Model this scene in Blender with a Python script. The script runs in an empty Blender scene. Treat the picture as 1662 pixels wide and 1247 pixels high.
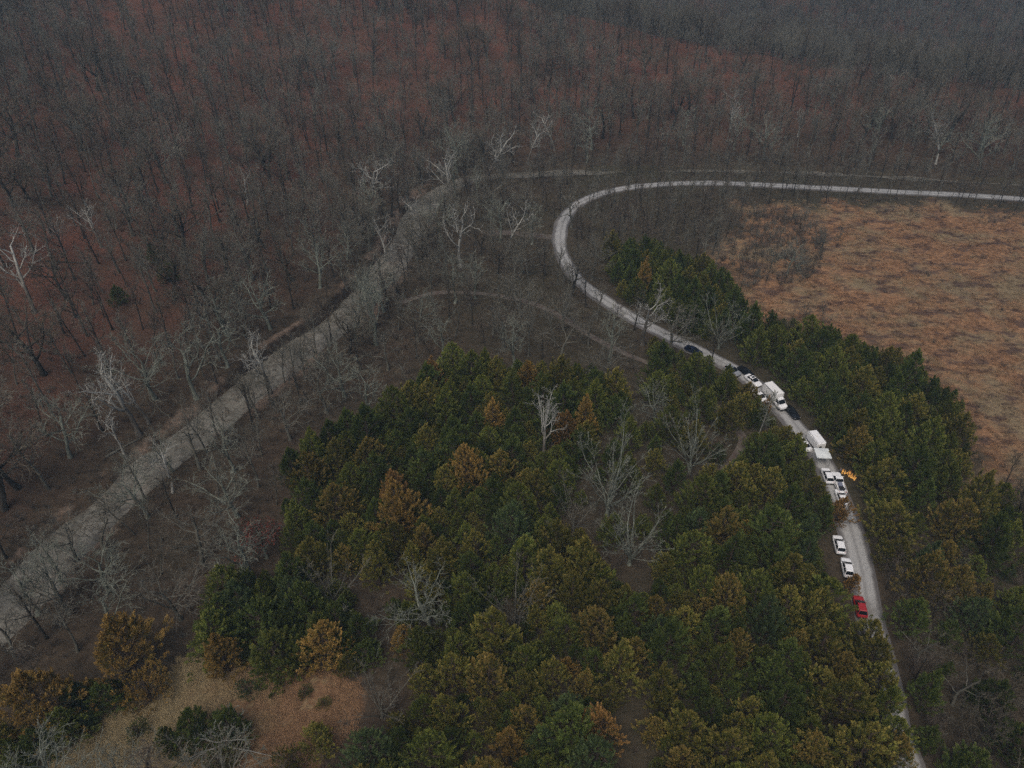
import bpy, bmesh, math, random
import numpy as np
from mathutils import Vector, Matrix
R = math.radians
S = bpy.context.scene
COL = S.collection
random.seed(7)
rng = np.random.default_rng(7)

# ------------------------------------------------------------------ camera, world, sun, exposure
CAM_H, PITCH, FPX, PW, PH = 110.0, 37.0, 1232.0, 1662.0, 1247.0
cd = bpy.data.cameras.new('camera'); cam = bpy.data.objects.new('camera', cd); COL.objects.link(cam)
cam.location = (0, 0, CAM_H); cam.rotation_euler = (R(90 - PITCH), 0, 0)
cd.sensor_width = 36; cd.lens = FPX / PW * 36; cd.clip_start = 1; cd.clip_end = 6000
S.camera = cam
SUN_EL, SUN_AZ = 58, 200
w = bpy.data.worlds.new('World'); S.world = w; w.use_nodes = True
wn = w.node_tree.nodes; wn.clear()
sky = wn.new('ShaderNodeTexSky'); sky.sky_type = 'NISHITA'; sky.sun_disc = False
sky.sun_elevation = R(SUN_EL); sky.sun_rotation = R(SUN_AZ); sky.dust_density = 7.0; sky.air_density = .9; sky.ozone_density = 1.0
bg = wn.new('ShaderNodeBackground'); bg.inputs[1].default_value = 0.09
wo = wn.new('ShaderNodeOutputWorld')
w.node_tree.links.new(sky.outputs[0], bg.inputs[0]); w.node_tree.links.new(bg.outputs[0], wo.inputs[0])
sd = bpy.data.lights.new('sun', 'SUN'); sd.energy = 1.1; sd.angle = R(40); sd.color = (1.0, 0.96, 0.9)
sun = bpy.data.objects.new('sun', sd); COL.objects.link(sun)
sun.rotation_euler = (R(90 - SUN_EL), 0, R(180 - SUN_AZ)); sun.location = (0, 0, 300)
S.view_settings.view_transform = 'Standard'; S.view_settings.look = 'None'
S.view_settings.exposure = -0.02; S.view_settings.gamma = 1
S.cycles.use_denoising = False; S.cycles.max_bounces = 5; S.cycles.diffuse_bounces = 3; S.cycles.glossy_bounces = 2
S.cycles.volume_bounces = 0; S.cycles.transparent_max_bounces = 4; S.cycles.caustics_reflective = False; S.cycles.caustics_refractive = False

# ------------------------------------------------------------------ photo pixel -> place
sp, cp = math.sin(R(PITCH)), math.cos(R(PITCH))
def ray(px, py):
    u, v = (px - PW / 2) / FPX, (PH / 2 - py) / FPX
    return np.array([u, cp + v * sp, v * cp - sp])
def at(px, py, z=0.0):
    d = ray(px, py); t = (z - CAM_H) / d[2]
    return np.array([d[0] * t, d[1] * t])
def to_px(x, y, z):
    X, Y, Z = np.asarray(x, float), np.asarray(y, float), np.asarray(z, float) - CAM_H
    depth = Y * cp - Z * sp
    up = Y * sp + Z * cp
    depth = np.where(depth > 1, depth, 1)
    return PW / 2 + FPX * X / depth, PH / 2 - FPX * up / depth, depth
def catmull(P, n=8):
    P = np.array(P, float); Q = np.vstack([2 * P[0] - P[1], P, 2 * P[-1] - P[-2]]); out = []
    for i in range(1, len(Q) - 2):
        a, b, c, d = Q[i - 1], Q[i], Q[i + 1], Q[i + 2]
        for k in range(n):
            t = k / n
            out.append(.5 * (2 * b + (c - a) * t + (2 * a - 5 * b + 4 * c - d) * t * t + (3 * b - a - 3 * c + d) * t ** 3))
    out.append(Q[-2]); return np.array(out)
def line_dist(pts, X, Y):
    """distance to a polyline, side (+ = left of travel) and position along it"""
    best = np.full(X.shape, 1e9); side = np.zeros(X.shape); along = np.zeros(X.shape); acc = 0
    for (x0, y0), (x1, y1) in zip(pts[:-1], pts[1:]):
        dx, dy = x1 - x0, y1 - y0; L2 = dx * dx + dy * dy + 1e-9
        t = np.clip(((X - x0) * dx + (Y - y0) * dy) / L2, 0, 1)
        ex, ey = X - x0 - t * dx, Y - y0 - t * dy
        d = np.hypot(ex, ey); m = d < best
        best = np.where(m, d, best); side = np.where(m, np.sign(dx * (Y - y0) - dy * (X - x0)), side)
        along = np.where(m, acc + t * math.sqrt(L2), along); acc += math.sqrt(L2)
    return best, side, along
def in_poly(poly, X, Y):
    inside = np.zeros(X.shape, bool); n = len(poly)
    for i in range(n):
        x0, y0 = poly[i]; x1, y1 = poly[(i + 1) % n]
        if y0 == y1: continue
        c = ((y0 > Y) != (y1 > Y)) & (X < (x1 - x0) * (Y - y0) / (y1 - y0) + x0)
        inside ^= c
    return inside
def soft_poly(poly, X, Y, w):
    d, _, _ = line_dist(np.vstack([poly, poly[:1]]), X, Y)
    s = np.where(in_poly(poly, X, Y), d, -d)
    return np.clip(.5 + s / w, 0, 1)
_vn = np.random.default_rng(11).random((257, 257))
def vnoise(X, Y, s):
    x, y = np.asarray(X) / s + 1000.37, np.asarray(Y) / s + 1000.71
    xi, yi = np.floor(x).astype(int), np.floor(y).astype(int); fx, fy = x - xi, y - yi
    fx, fy = fx * fx * (3 - 2 * fx), fy * fy * (3 - 2 * fy)
    g = lambda a, b: _vn[a % 257, b % 257]
    return (g(xi, yi) * (1 - fx) + g(xi + 1, yi) * fx) * (1 - fy) + (g(xi, yi + 1) * (1 - fx) + g(xi + 1, yi + 1) * fx) * fy

CREEK_PX = [(-260, 1190), (-120, 1105), (0, 1005), (90, 905), (190, 815), (300, 722), (365, 662), (430, 612), (500, 560), (560, 515), (608, 465), (645, 415),
            (672, 365), (705, 318), (770, 292), (870, 284), (1000, 280), (1200, 279), (1400, 287), (1662, 302), (1950, 322)]
CREEK = catmull([at(x, y, -1.2) for x, y in CREEK_PX], 6)
ROAD_PX = [(1525, 1420), (1496, 1310), (1475, 1240), (1461, 1195), (1446, 1140), (1432, 1085), (1422, 1040), (1408, 985), (1400, 935), (1386, 880), (1372, 835), (1357, 795),
           (1344, 762), (1326, 733), (1300, 700), (1268, 662), (1234, 630), (1198, 603), (1152, 578), (1110, 558), (1060, 533), (1020, 512), (985, 490),
           (948, 463), (923, 433), (911, 405), (911, 372), (924, 345), (948, 326), (990, 311), (1050, 302), (1130, 298), (1200, 299), (1300, 304),
           (1400, 309), (1500, 314), (1600, 320), (1700, 327), (1950, 347)]
ROAD = catmull([at(x, y) for x, y in ROAD_PX], 8)
TRACK_PX = [(650, 492), (690, 478), (740, 474), (800, 479), (860, 492), (910, 514), (960, 545), (1020, 575), (1085, 603), (1130, 632), (1180, 680), (1205, 710), (1196, 738), (1170, 770)]
TRACK = catmull([at(x, y) for x, y in TRACK_PX], 6)
SPUR = catmull([at(x, y) for x, y in [(905, 386), (880, 383), (850, 380), (815, 377), (775, 380)]], 6)
FIELD = np.array([at(x, y) for x, y in [(1212, 338), (1260, 330), (1400, 331), (1662, 345), (1950, 365), (1950, 900), (1700, 800), (1640, 775), (1590, 800), (1560, 790), (1585, 730), (1560, 670),
                                        (1480, 610), (1390, 575), (1310, 555), (1230, 540), (1195, 500), (1175, 450), (1205, 400)]])
CLEAR = np.array([at(x, y) for x, y in [(20, 1290), (70, 1230), (150, 1180), (225, 1130), (300, 1080), (345, 1062), (440, 1085), (520, 1092), (590, 1125), (580, 1165), (530, 1210), (500, 1290)]])
GAP = np.array([at(x, y) for x, y in [(985, 1247), (1000, 1160), (1035, 1080), (1050, 1020), (1062, 1040), (1060, 1120), (1050, 1200), (1045, 1247)]])

_cx0, _cx1 = float(at(245, 745)[0]), float(at(640, 440)[0])
def terrain(X, Y, full=False):
    X, Y = np.asarray(X, float), np.asarray(Y, float)
    d, sd_, al = line_dist(CREEK, X, Y)
    s = d * sd_
    hw = 3.6 - 2.6 * np.clip((X + 20) / 70, 0, 1) + 2.2 * (vnoise(X, Y, 13) - .5) + 1.2 * (vnoise(X + 40, Y, 5) - .5) - 3.2 * np.clip((X - 15) / 40, 0, 1) * np.clip(vnoise(X, Y, 24) - .38, 0, 1)
    t = np.clip(s - 14, 0, None)
    tc = np.interp(X, [-120, -40, 70, 160, 260, 400], [230, 170, 95, 72, 52, 45])
    zc = .23 * tc
    up = .23 * np.minimum(t, tc)
    over = np.clip(t - tc, 0, None)
    fall = np.interp(over, [0, 12, 60, 150, 300, 600, 900], [0, 2, 19, 24, 8, -25, -45])
    hill = up - np.minimum(fall, zc + 9) + (vnoise(X, Y, 45) - .5) * 5 * np.clip(t / 60, 0, 1) + (vnoise(X + 91, Y, 17) - .5) * 1.6 * np.clip(t / 30, 0, 1)
    z = hill + (vnoise(X, Y, 30) - .5) * .5 * np.clip((d - 10) / 10, 0, 1)
    bank = np.clip((d - hw) / 2.6, 0, 1); bank = bank * bank * (3 - 2 * bank)
    cut = np.clip((X - _cx0) / 8, 0, 1) * np.clip((_cx1 - X) / 12, 0, 1) * (s > 0) * np.clip(1 - (d - hw - 2) / 16, 0, 1) * (.6 + .8 * vnoise(X, Y, 12))
    z = z + 1.5 * cut
    z = z * bank + (-2.2) * (1 - bank)
    if full: return z, d, s, al, hw
    return z
def gz(x, y): return float(terrain(np.array([x]), np.array([y]))[0])
def hit(px, py, zoff=0.0):
    d = ray(px, py); lo = 60.0; p = None
    ts = np.arange(60, 900, 1.5); P = d[None] * ts[:, None]
    z = CAM_H + P[:, 2] - terrain(P[:, 0], P[:, 1]) - zoff
    i = int(np.argmax(z < 0))
    return P[i, 0], P[i, 1]

# ------------------------------------------------------------------ materials
class NT:
    def __init__(s, name):
        s.m = bpy.data.materials.new(name); s.m.use_nodes = True; s.t = s.m.node_tree; s.t.nodes.clear()
        s.out = s.n('ShaderNodeOutputMaterial'); s.b = s.n('ShaderNodeBsdfPrincipled'); s.l(s.b.outputs[0], s.out.inputs[0])
    def n(s, k): return s.t.nodes.new(k)
    def l(s, a, b): s.t.links.new(a, b)
    def put(s, v, sock):
        if hasattr(v, 'is_output'): s.l(v, sock)
        elif isinstance(v, (tuple, list)): sock.default_value = (*v, 1) if len(v) == 3 and sock.type == 'RGBA' else v
        else: sock.default_value = v
    def pos(s): return s.n('ShaderNodeNewGeometry').outputs['Position']
    def obj(s): return s.n('ShaderNodeTexCoord').outputs['Object']
    def noise(s, scale, det=4, rough=.6, vec=None, dist=0, stretch=None):
        k = s.n('ShaderNodeTexNoise'); k.inputs['Scale'].default_value = scale; k.inputs['Detail'].default_value = det
        k.inputs['Roughness'].default_value = rough; k.inputs['Distortion'].default_value = dist
        vec = vec or s.pos()
        if stretch:
            mp = s.n('ShaderNodeMapping'); mp.inputs['Scale'].default_value = stretch; s.l(vec, mp.inputs[0]); vec = mp.outputs[0]
        s.l(vec, k.inputs['Vector']); return k.outputs['Fac']
    def ramp(s, f, a, b):
        k = s.n('ShaderNodeMapRange'); s.put(f, k.inputs[0]); k.inputs[1].default_value = a; k.inputs[2].default_value = b; return k.outputs[0]
    def mix(s, f, a, b):
        k = s.n('ShaderNodeMix'); k.data_type = 'RGBA'; s.put(f, k.inputs[0]); s.put(a, k.inputs[6]); s.put(b, k.inputs[7]); return k.outputs[2]
    def mul(s, a, b, op='MULTIPLY'):
        k = s.n('ShaderNodeMath'); k.operation = op; s.put(a, k.inputs[0]); s.put(b, k.inputs[1]); return k.outputs[0]
    def attr(s, name):
        k = s.n('ShaderNodeAttribute'); k.attribute_name = name; q = s.n('ShaderNodeSeparateColor'); s.l(k.outputs['Color'], q.inputs[0]); return q.outputs
    def bump(s, h, st=.5, dist=.1):
        k = s.n('ShaderNodeBump'); k.inputs['Strength'].default_value = st; k.inputs['Distance'].default_value = dist
        s.l(h, k.inputs['Height']); s.l(k.outputs[0], s.b.inputs['Normal'])
    def set(s, col=None, rough=.8, spec=.3, metal=0, **kw):
        if col is not None: s.put(col, s.b.inputs['Base Color'])
        s.put(rough, s.b.inputs['Roughness']); s.b.inputs['Specular IOR Level'].default_value = spec; s.b.inputs['Metallic'].default_value = metal
        for k, v in kw.items(): s.put(v, s.b.inputs[k])
        return s.m
def flat(name, col, rough=.5, spec=.5, metal=0, var=.12, sc=3, **kw):
    a = NT(name); f = a.noise(sc, 3, vec=a.obj())
    c2 = tuple(max(0, c * (1 - var * 2)) for c in col)
    return a.set(a.mix(a.ramp(f, .3, .75), col, c2), rough, spec, metal, **kw)

def mat_ground():
    a = NT('ground_soil'); z = a.attr('zone'); z2 = a.attr('zone2')
    n1 = a.noise(.06, 5); n2 = a.noise(.45, 5); n3 = a.noise(2.2, 4, .7); n4 = a.noise(.02, 3)
    lit = a.mix(a.ramp(n2, .3, .7), (.026, .024, .017), (.082, .066, .045))
    red = a.mix(a.ramp(n3, .3, .7), (.064, .033, .024), (.22, .092, .062))
    lit = a.mix(a.mul(z[2], a.ramp(n1, .25, .7)), lit, red)
    olive = a.mix(n3, (.032, .032, .020), (.085, .075, .047))
    lit = a.mix(a.mul(z2[2], a.ramp(n4, .3, .65)), lit, olive)
    # dry orange grass of the field
    st = a.noise(1.1, 5, .65, stretch=(.55, 1.2, 1), dist=.6); n5 = a.noise(.05, 6, .7); n6 = a.noise(.26, 6, .7, stretch=(.55, 1, 1))
    gr = a.mix(a.ramp(st, .32, .68), (.145, .078, .045), (.37, .21, .11))
    gr = a.mix(a.ramp(n5, .46, .60), gr, a.mix(st, (.13, .098, .058), (.31, .235, .14)))
    gr = a.mix(a.mul(a.ramp(n6, .49, .60), .9), gr, a.mix(st, (.038, .027, .026), (.14, .088, .066)))
    col = a.mix(a.ramp(a.mul(z[0], a.mul(a.mul(n2, .5), .75, 'ADD')), .35, .6), lit, gr)
    # straw clearing
    cl = a.mix(a.ramp(st, .3, .7), (.12, .095, .055), (.30, .235, .13))
    cl = a.mix(a.mul(z2[0], a.ramp(n2, .3, .55)), cl, a.mix(a.ramp(st, .3, .7), (.12, .065, .038), (.27, .165, .09)))
    col = a.mix(a.ramp(a.mul(z[1], a.mul(a.mul(n2, .6), .7, 'ADD')), .3, .6), col, cl)
    # leaf covered gravel bars and steep cut banks, dark soil with the bank shadow painted in
    bar = a.mix(a.ramp(n3, .3, .7), (.11, .080, .058), (.25, .185, .140))
    col = a.mix(a.ramp(a.mul(z2[1], a.mul(n2, 1.3)), .2, .5), col, bar)
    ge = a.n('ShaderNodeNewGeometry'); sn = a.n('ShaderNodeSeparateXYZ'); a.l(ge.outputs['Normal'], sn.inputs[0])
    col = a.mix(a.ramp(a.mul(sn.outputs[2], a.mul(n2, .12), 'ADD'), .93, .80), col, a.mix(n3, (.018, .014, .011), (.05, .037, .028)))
    h = a.mul(a.mul(n3, .6), a.mul(st, .8), 'ADD')
    a.bump(h, .9, .35)
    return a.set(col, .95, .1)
def mat_road():
    a = NT('pale_gravel'); e = a.attr('across')
    n2 = a.noise(.5, 5); n3 = a.noise(5, 4, .7); n1 = a.noise(.12, 4)
    pale = a.mix(a.ramp(n3, .3, .7), (.25, .25, .245), (.47, .47, .46))
    rut = a.mix(n3, (.12, .118, .115), (.25, .245, .24))
    # e.r = 0 centre .. 1 edge ; dark shoulder outside .7, pale wheel tracks around .35
    sh = a.ramp(a.mul(e[0], a.mul(a.mul(n2, .5), -.25, 'ADD'), 'ADD'), .60, .86)
    cen = a.ramp(a.mul(e[0], a.mul(n2, .18), 'ADD'), .30, .12)
    col = a.mix(a.mul(cen, .55), pale, rut)
    col = a.mix(sh, col, a.mix(n3, (.085, .080, .08), (.17, .16, .155)))
    col = a.mix(a.ramp(n1, .56, .75), col, a.mix(n3, (.13, .12, .11), (.26, .25, .23)))
    a.bump(n3, .5, .06)
    return a.set(col, .9, .2)
def mat_track():
    a = NT('pale_track'); n2 = a.noise(.6, 4); n3 = a.noise(4, 4)
    return a.set(a.mix(a.ramp(n2, .35, .65), a.mix(n3, (.06, .045, .038), (.12, .085, .07)), a.mix(n3, (.11, .095, .078), (.21, .188, .158))), .95, .1)
def mat_water():
    a = NT('muddy_water'); n1 = a.noise(.13, 6, .7); n2 = a.noise(.7, 6, .7, dist=.8); n3 = a.noise(2.6, 4); n4 = a.noise(.35, 4, .6)
    c = a.mix(a.ramp(n1, .35, .68), (.085, .079, .060), (.26, .247, .21))
    c = a.mix(a.ramp(n2, .46, .62), c, (.085, .074, .056))
    c = a.mix(a.mul(a.ramp(n4, .55, .7), .6), c, (.20, .165, .13))
    a.bump(a.mul(n3, a.mul(n4, 1.5), 'ADD'), .35, .12)
    return a.set(c, a.ramp(n4, -.1, 2.2), .5)
def mat_bark(name, lo, hi, pale=None, zp=6):
    a = NT(name); n = a.noise(1.4, 4, .7, vec=a.obj(), stretch=(1, 1, .4)); c = a.mix(a.ramp(n, .35, .68), lo, hi)
    if pale:   # bark that peels to white above a height on the stem
        sx = a.n('ShaderNodeSeparateXYZ'); a.l(a.obj(), sx.inputs[0])
        f = a.ramp(a.mul(sx.outputs[2], a.mul(n, 5), 'ADD'), zp - 1, zp + 3)
        c = a.mix(f, c, a.mix(n, tuple(.7 * v for v in pale), pale))
    return a.set(c, .9, .15)
def mat_leaf(name, dark, light, tip, amt):
    a = NT(name); z = a.attr('tint'); n = a.noise(.55, 3, vec=a.obj()); oi = a.n('ShaderNodeObjectInfo').outputs['Random']
    c = a.mix(a.ramp(z[1], 0, 1), dark, light)
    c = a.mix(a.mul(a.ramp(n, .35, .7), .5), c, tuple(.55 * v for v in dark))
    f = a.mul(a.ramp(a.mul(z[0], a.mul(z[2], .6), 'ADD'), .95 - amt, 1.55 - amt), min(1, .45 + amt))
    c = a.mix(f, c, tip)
    hs = a.n('ShaderNodeHueSaturation'); a.l(c, hs.inputs['Color']); a.l(a.mul(a.mul(oi, .6), .7, 'ADD'), hs.inputs['Value'])
    return a.set(hs.outputs[0], .75, .2)

M = {}
M['ground'] = mat_ground(); M['road'] = mat_road(); M['track'] = mat_track(); M['water'] = mat_water()
M['bark_dark'] = mat_bark('dark_bark', (.026, .023, .019), (.065, .058, .048))
M['bark_grey'] = mat_bark('grey_bark', (.07, .067, .054), (.17, .165, .135))
M['bark_lichen'] = mat_bark('lichen_bark', (.09, .10, .08), (.26, .28, .23))
M['bark_white'] = mat_bark('white_bark', (.09, .08, .065), (.20, .185, .16), (.46, .455, .41), 7)
M['bark_bone'] = mat_bark('bone_bark', (.19, .185, .165), (.40, .40, .365))
M['twig_brown'] = mat_bark('brown_twigs', (.068, .058, .043), (.165, .145, .108))
M['twig_grey'] = mat_bark('grey_twigs', (.095, .090, .072), (.215, .205, .168))
M['twig_plum'] = mat_bark('plum_twigs', (.078, .063, .050), (.165, .137, .108))
M['twig_lichen'] = mat_bark('lichen_twigs', (.11, .116, .092), (.27, .285, .235))
M['cedar_bark'] = mat_bark('cedar_bark', (.05, .036, .028), (.12, .09, .07))
TONES = {
    'deep green': mat_leaf('leaf_deep', (.032, .050, .012), (.115, .155, .032), (.20, .185, .050), .0),
    'mid green': mat_leaf('leaf_mid', (.042, .060, .012), (.155, .190, .034), (.26, .235, .055), .12),
    'blue-green': mat_leaf('leaf_blue', (.032, .052, .020), (.115, .165, .060), (.19, .19, .07), .0),
    'olive': mat_leaf('leaf_olive', (.045, .054, .012), (.170, .178, .034), (.29, .225, .055), .24),
    'bronze-tipped': mat_leaf('leaf_bronze', (.045, .050, .012), (.155, .158, .034), (.29, .20, .055), .38),
    'golden-orange': mat_leaf('leaf_gold', (.055, .052, .014), (.19, .160, .036), (.31, .195, .054), .55),
    'rusty orange': mat_leaf('leaf_rust', (.055, .046, .015), (.18, .135, .036), (.28, .16, .054), .55),
}
M['red_leaf'] = mat_leaf('leaf_red', (.10, .028, .020), (.24, .065, .045), (.30, .09, .06), .3)
M['scrub'] = mat_bark('scrub_twigs', (.07, .054, .042), (.17, .13, .10))

# ------------------------------------------------------------------ object helpers
def link(name, data, parent=None, mat=None):
    o = bpy.data.objects.new(name, data); COL.objects.link(o)
    if parent: o.parent = parent
    if mat: data.materials.append(mat)
    return o
def tag(o, label=None, cat=None, group=None, kind=None):
    if label: o['label'] = label
    if cat: o['category'] = cat
    if group: o['group'] = group
    if kind: o['kind'] = kind
    return o
def mesh_from(name, V, F, tint=None, smooth=True):
    me = bpy.data.meshes.new(name); V = np.asarray(V, np.float32).reshape(-1, 3)
    me.from_pydata(V.tolist() if len(V) < 1 else V, [], F)
    if smooth and len(me.polygons): me.polygons.foreach_set('use_smooth', np.ones(len(me.polygons), bool))
    if tint is not None:
        at_ = me.attributes.new('tint', 'FLOAT_COLOR', 'POINT'); T = np.ones((len(V), 4), np.float32); T[:, :3] = tint; at_.data.foreach_set('color', T.ravel())
    me.update(); return me
def grid_mesh(name, xs, ys, z, attrs):
    nx, ny = len(xs), len(ys); X, Y = np.meshgrid(xs, ys)
    V = np.stack([X, Y, z], -1).reshape(-1, 3)
    i = np.arange(nx * ny).reshape(ny, nx); F = np.stack([i[:-1, :-1], i[:-1, 1:], i[1:, 1:], i[1:, :-1]], -1).reshape(-1, 4)
    me = bpy.data.meshes.new(name); me.vertices.add(len(V)); me.vertices.foreach_set('co', V.astype(np.float32).ravel())
    me.loops.add(F.size); me.loops.foreach_set('vertex_index', F.astype(np.int32).ravel())
    me.polygons.add(len(F)); me.polygons.foreach_set('loop_start', np.arange(0, F.size, 4, dtype=np.int32))
    me.polygons.foreach_set('use_smooth', np.ones(len(F), bool)); me.update(calc_edges=True)
    for k, c in attrs.items():
        a_ = me.attributes.new(k, 'FLOAT_COLOR', 'POINT'); T = np.ones((len(V), 4), np.float32)
        for j in range(3): T[:, j] = c[j].ravel()
        a_.data.foreach_set('color', T.ravel())
    return me

# ------------------------------------------------------------------ ground, creek, road, tracks
xs = np.concatenate([np.linspace(-1500, -330, 60)[:-1], np.arange(-330, 430, 1.7), np.linspace(430, 1500, 56)])
ys = np.concatenate([np.linspace(-500, 20, 30)[:-1], np.arange(20, 340, 1.5), np.arange(340, 700, 4), np.linspace(702, 1600, 50)])
GX, GY = np.meshgrid(xs, ys)
gzv, gd, gs, gal, ghw = terrain(GX, GY, True)
rd, _, _ = line_dist(ROAD, GX, GY)
bar = None
zone = [np.clip(soft_poly(FIELD, GX, GY, 26) + (vnoise(GX, GY, 9) - .5) * .7 * (soft_poly(FIELD, GX, GY, 40) < .95), 0, 1), soft_poly(CLEAR, GX, GY, 5),
        np.clip((gs - 10) / 45, 0, 1) * .95 + .15]
gpx, gpy, _ = to_px(GX, GY, gzv)
clear_or = np.clip((gpx - 300) / 160 + (vnoise(GX, GY, 5) - .5) * .8, 0, 1)
# leaf covered bars beside the water: far bank between the two reaches, near bank opposite
bar = np.clip(1 - np.abs(gd - ghw - 2.0) / 3.0, 0, 1) * np.clip((vnoise(GX, GY, 22) - .38) * 5, 0, 1) * (gpx < 720)
bar = np.maximum(bar, .8 * np.clip(1 - np.abs(gs - 6.5) / 3.5, 0, 1) * ((gpx > 20) & (gpx < 290)))
bar = np.maximum(bar, np.clip(1 - np.abs(gs + 7.0) / 4.0, 0, 1) * ((gpx > 400) & (gpx < 620)))
bar = np.maximum(bar, .9 * np.clip(1 - np.abs(gs - 7.0) / 3.0, 0, 1) * ((gpx > 560) & (gpx < 700)))
bar *= np.clip((vnoise(GX + 7, GY, 6) - .30) * 3.2, 0, 1)
zone2 = [clear_or, bar, np.clip((gpx - 620) / 300, 0, 1) * .8 * (gs < 4)]
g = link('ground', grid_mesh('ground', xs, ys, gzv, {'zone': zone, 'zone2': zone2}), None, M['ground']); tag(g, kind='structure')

def ribbon(name, pts, prof, mat, zf, kind='structure'):
    """prof: list of (offset across, height, attribute)"""
    P = np.array(pts); T = np.gradient(P, axis=0); T /= np.linalg.norm(T, axis=1)[:, None]; N = np.stack([-T[:, 1], T[:, 0]], 1)
    V = []; A = []
    wob = [vnoise(P[:, 0] * 1.0, P[:, 1] * 1.0 + 50 * k, 6) - .5 for k in range(2)]
    for o, h, av in prof:
        w_ = np.where(o > 0, wob[0], wob[1]) * (.7 if abs(av) > .8 else .25) * np.sign(o)
        Q = P + N * (o + w_)[:, None]; V.append(np.column_stack([Q, zf(Q[:, 0], Q[:, 1]) + h])); A.append(np.full(len(P), av))
    V = np.stack(V, 1); n, k = V.shape[:2]; i = np.arange(n * k).reshape(n, k)
    F = np.stack([i[:-1, :-1], i[1:, :-1], i[1:, 1:], i[:-1, 1:]], -1).reshape(-1, 4).tolist()
    me = mesh_from(name, V.reshape(-1, 3), F); A = np.stack(A, 1).ravel()
    a_ = me.attributes.new('across', 'FLOAT_COLOR', 'POINT'); a_.data.foreach_set('color', np.repeat(A, 4).astype(np.float32))
    me.update()
    o = link(name, me, None, mat); tag(o, kind=kind); return o
def resample(P, step):
    s = np.concatenate([[0], np.cumsum(np.linalg.norm(np.diff(P, axis=0), axis=1))]); t = np.arange(0, s[-1], step)
    return np.stack([np.interp(t, s, P[:, 0]), np.interp(t, s, P[:, 1])], 1)
ribbon('road', resample(ROAD, 1.5), [(-2.6, -.25, 1.1), (-2.1, .10, 1), (-1.5, .15, .75), (-.9, .17, .4), (0, .19, 0), (.9, .17, .4), (1.7, .15, .75), (2.5, .10, 1), (3.0, -.25, 1.1)], M['road'], terrain)
ribbon('track', resample(TRACK, 1.5), [(-1.1, -.06, 1), (-.7, .06, .6), (0, .07, 0), (.7, .06, .6), (1.1, -.06, 1)], M['track'], terrain)
ribbon('track', resample(SPUR, 1.5), [(-2.0, -.06, 1), (-1.4, .06, .6), (0, .07, 0), (1.4, .06, .6), (2.0, -.06, 1)], M['track'], terrain)
ribbon('creek_water', resample(CREEK, 2.0), [(-8, 0, 1), (-4, 0, .5), (0, 0, 0), (4, 0, .5), (8, 0, 1)], M['water'], lambda x, y: np.full(x.shape, -1.25))

# ------------------------------------------------------------------ tree shapes
def unit(v):
    n = math.sqrt(v[0] * v[0] + v[1] * v[1] + v[2] * v[2]) or 1
    return (v[0] / n, v[1] / n, v[2] / n)
class MB:
    def __init__(s): s.V = []; s.F = []; s.T = []
    def tube(s, pts, rads, k):
        base = len(s.V); n = len(pts)
        for i in range(n):
            a = pts[max(0, i - 1)]; b = pts[min(n - 1, i + 1)]; d = unit((b[0] - a[0], b[1] - a[1], b[2] - a[2]))
            u = unit((d[1], -d[0], 0)) if abs(d[2]) < .95 else unit((0, d[2], -d[1]))
            v = (d[1] * u[2] - d[2] * u[1], d[2] * u[0] - d[0] * u[2], d[0] * u[1] - d[1] * u[0])
            for j in range(k):
                c, q = math.cos(2 * math.pi * j / k) * rads[i], math.sin(2 * math.pi * j / k) * rads[i]
                s.V.append((pts[i][0] + u[0] * c + v[0] * q, pts[i][1] + u[1] * c + v[1] * q, pts[i][2] + u[2] * c + v[2] * q))
        for i in range(n - 1):
            for j in range(k):
                p, q = base + i * k + j, base + i * k + (j + 1) % k
                s.F.append((p, q, q + k, p + k))
def grow(out, p, d, L, r, lev, P, rnd):
    n = P['seg'][lev]; pts = [p]; rad = [r]; dirs = [d]; wig, tr = P['wig'][lev], P['trop'][lev]
    for i in range(n):
        d = unit((d[0] + rnd.gauss(0, wig), d[1] + rnd.gauss(0, wig), d[2] + rnd.gauss(0, wig) * .7 + tr))
        p = (p[0] + d[0] * L / n, p[1] + d[1] * L / n, p[2] + d[2] * L / n)
        pts.append(p); dirs.append(d); rad.append(max(P['rmin'], r * (1 - P['taper'][lev] * (i + 1) / n)))
    out[min(lev, len(out) - 1)].append((pts, rad, lev))
    if lev + 1 >= P['lev']: return
    m = P['nch'][lev]; az = rnd.random() * 6.28
    for c in range(m):
        t = P['t0'][lev] + (1 - P['t0'][lev]) * (c + rnd.random() * .8) / m
        if c >= m - P.get('ends', 1): t = 1.0
        x = t * n; i = min(n - 1, int(x)); f = x - i
        q = tuple(pts[i][k] + (pts[i + 1][k] - pts[i][k]) * f for k in range(3)); dd = dirs[i + 1]; rr = rad[i] + (rad[i + 1] - rad[i]) * f
        ang = R(P['ang'][lev] + rnd.gauss(0, P['angv'])) * (.55 if t >= 1 else 1); az += 2.4 + rnd.gauss(0, .4)
        u = unit((dd[1], -dd[0], .01)); v = (dd[1] * u[2] - dd[2] * u[1], dd[2] * u[0] - dd[0] * u[2], dd[0] * u[1] - dd[1] * u[0])
        cs, sn = math.cos(ang), math.sin(ang); ca, sa = math.cos(az), math.sin(az)
        nd = unit(tuple(dd[k] * cs + (u[k] * ca + v[k] * sa) * sn for k in range(3)))
        LL = L * P['rat'][lev] * (1 - .45 * max(0, t - P['t0'][lev]) / (1.001 - P['t0'][lev])) * rnd.uniform(.7, 1.2)
        grow(out, q, nd, LL, max(P['rmin'], rr * P['rr'][lev]), lev + 1, P, rnd)
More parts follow.
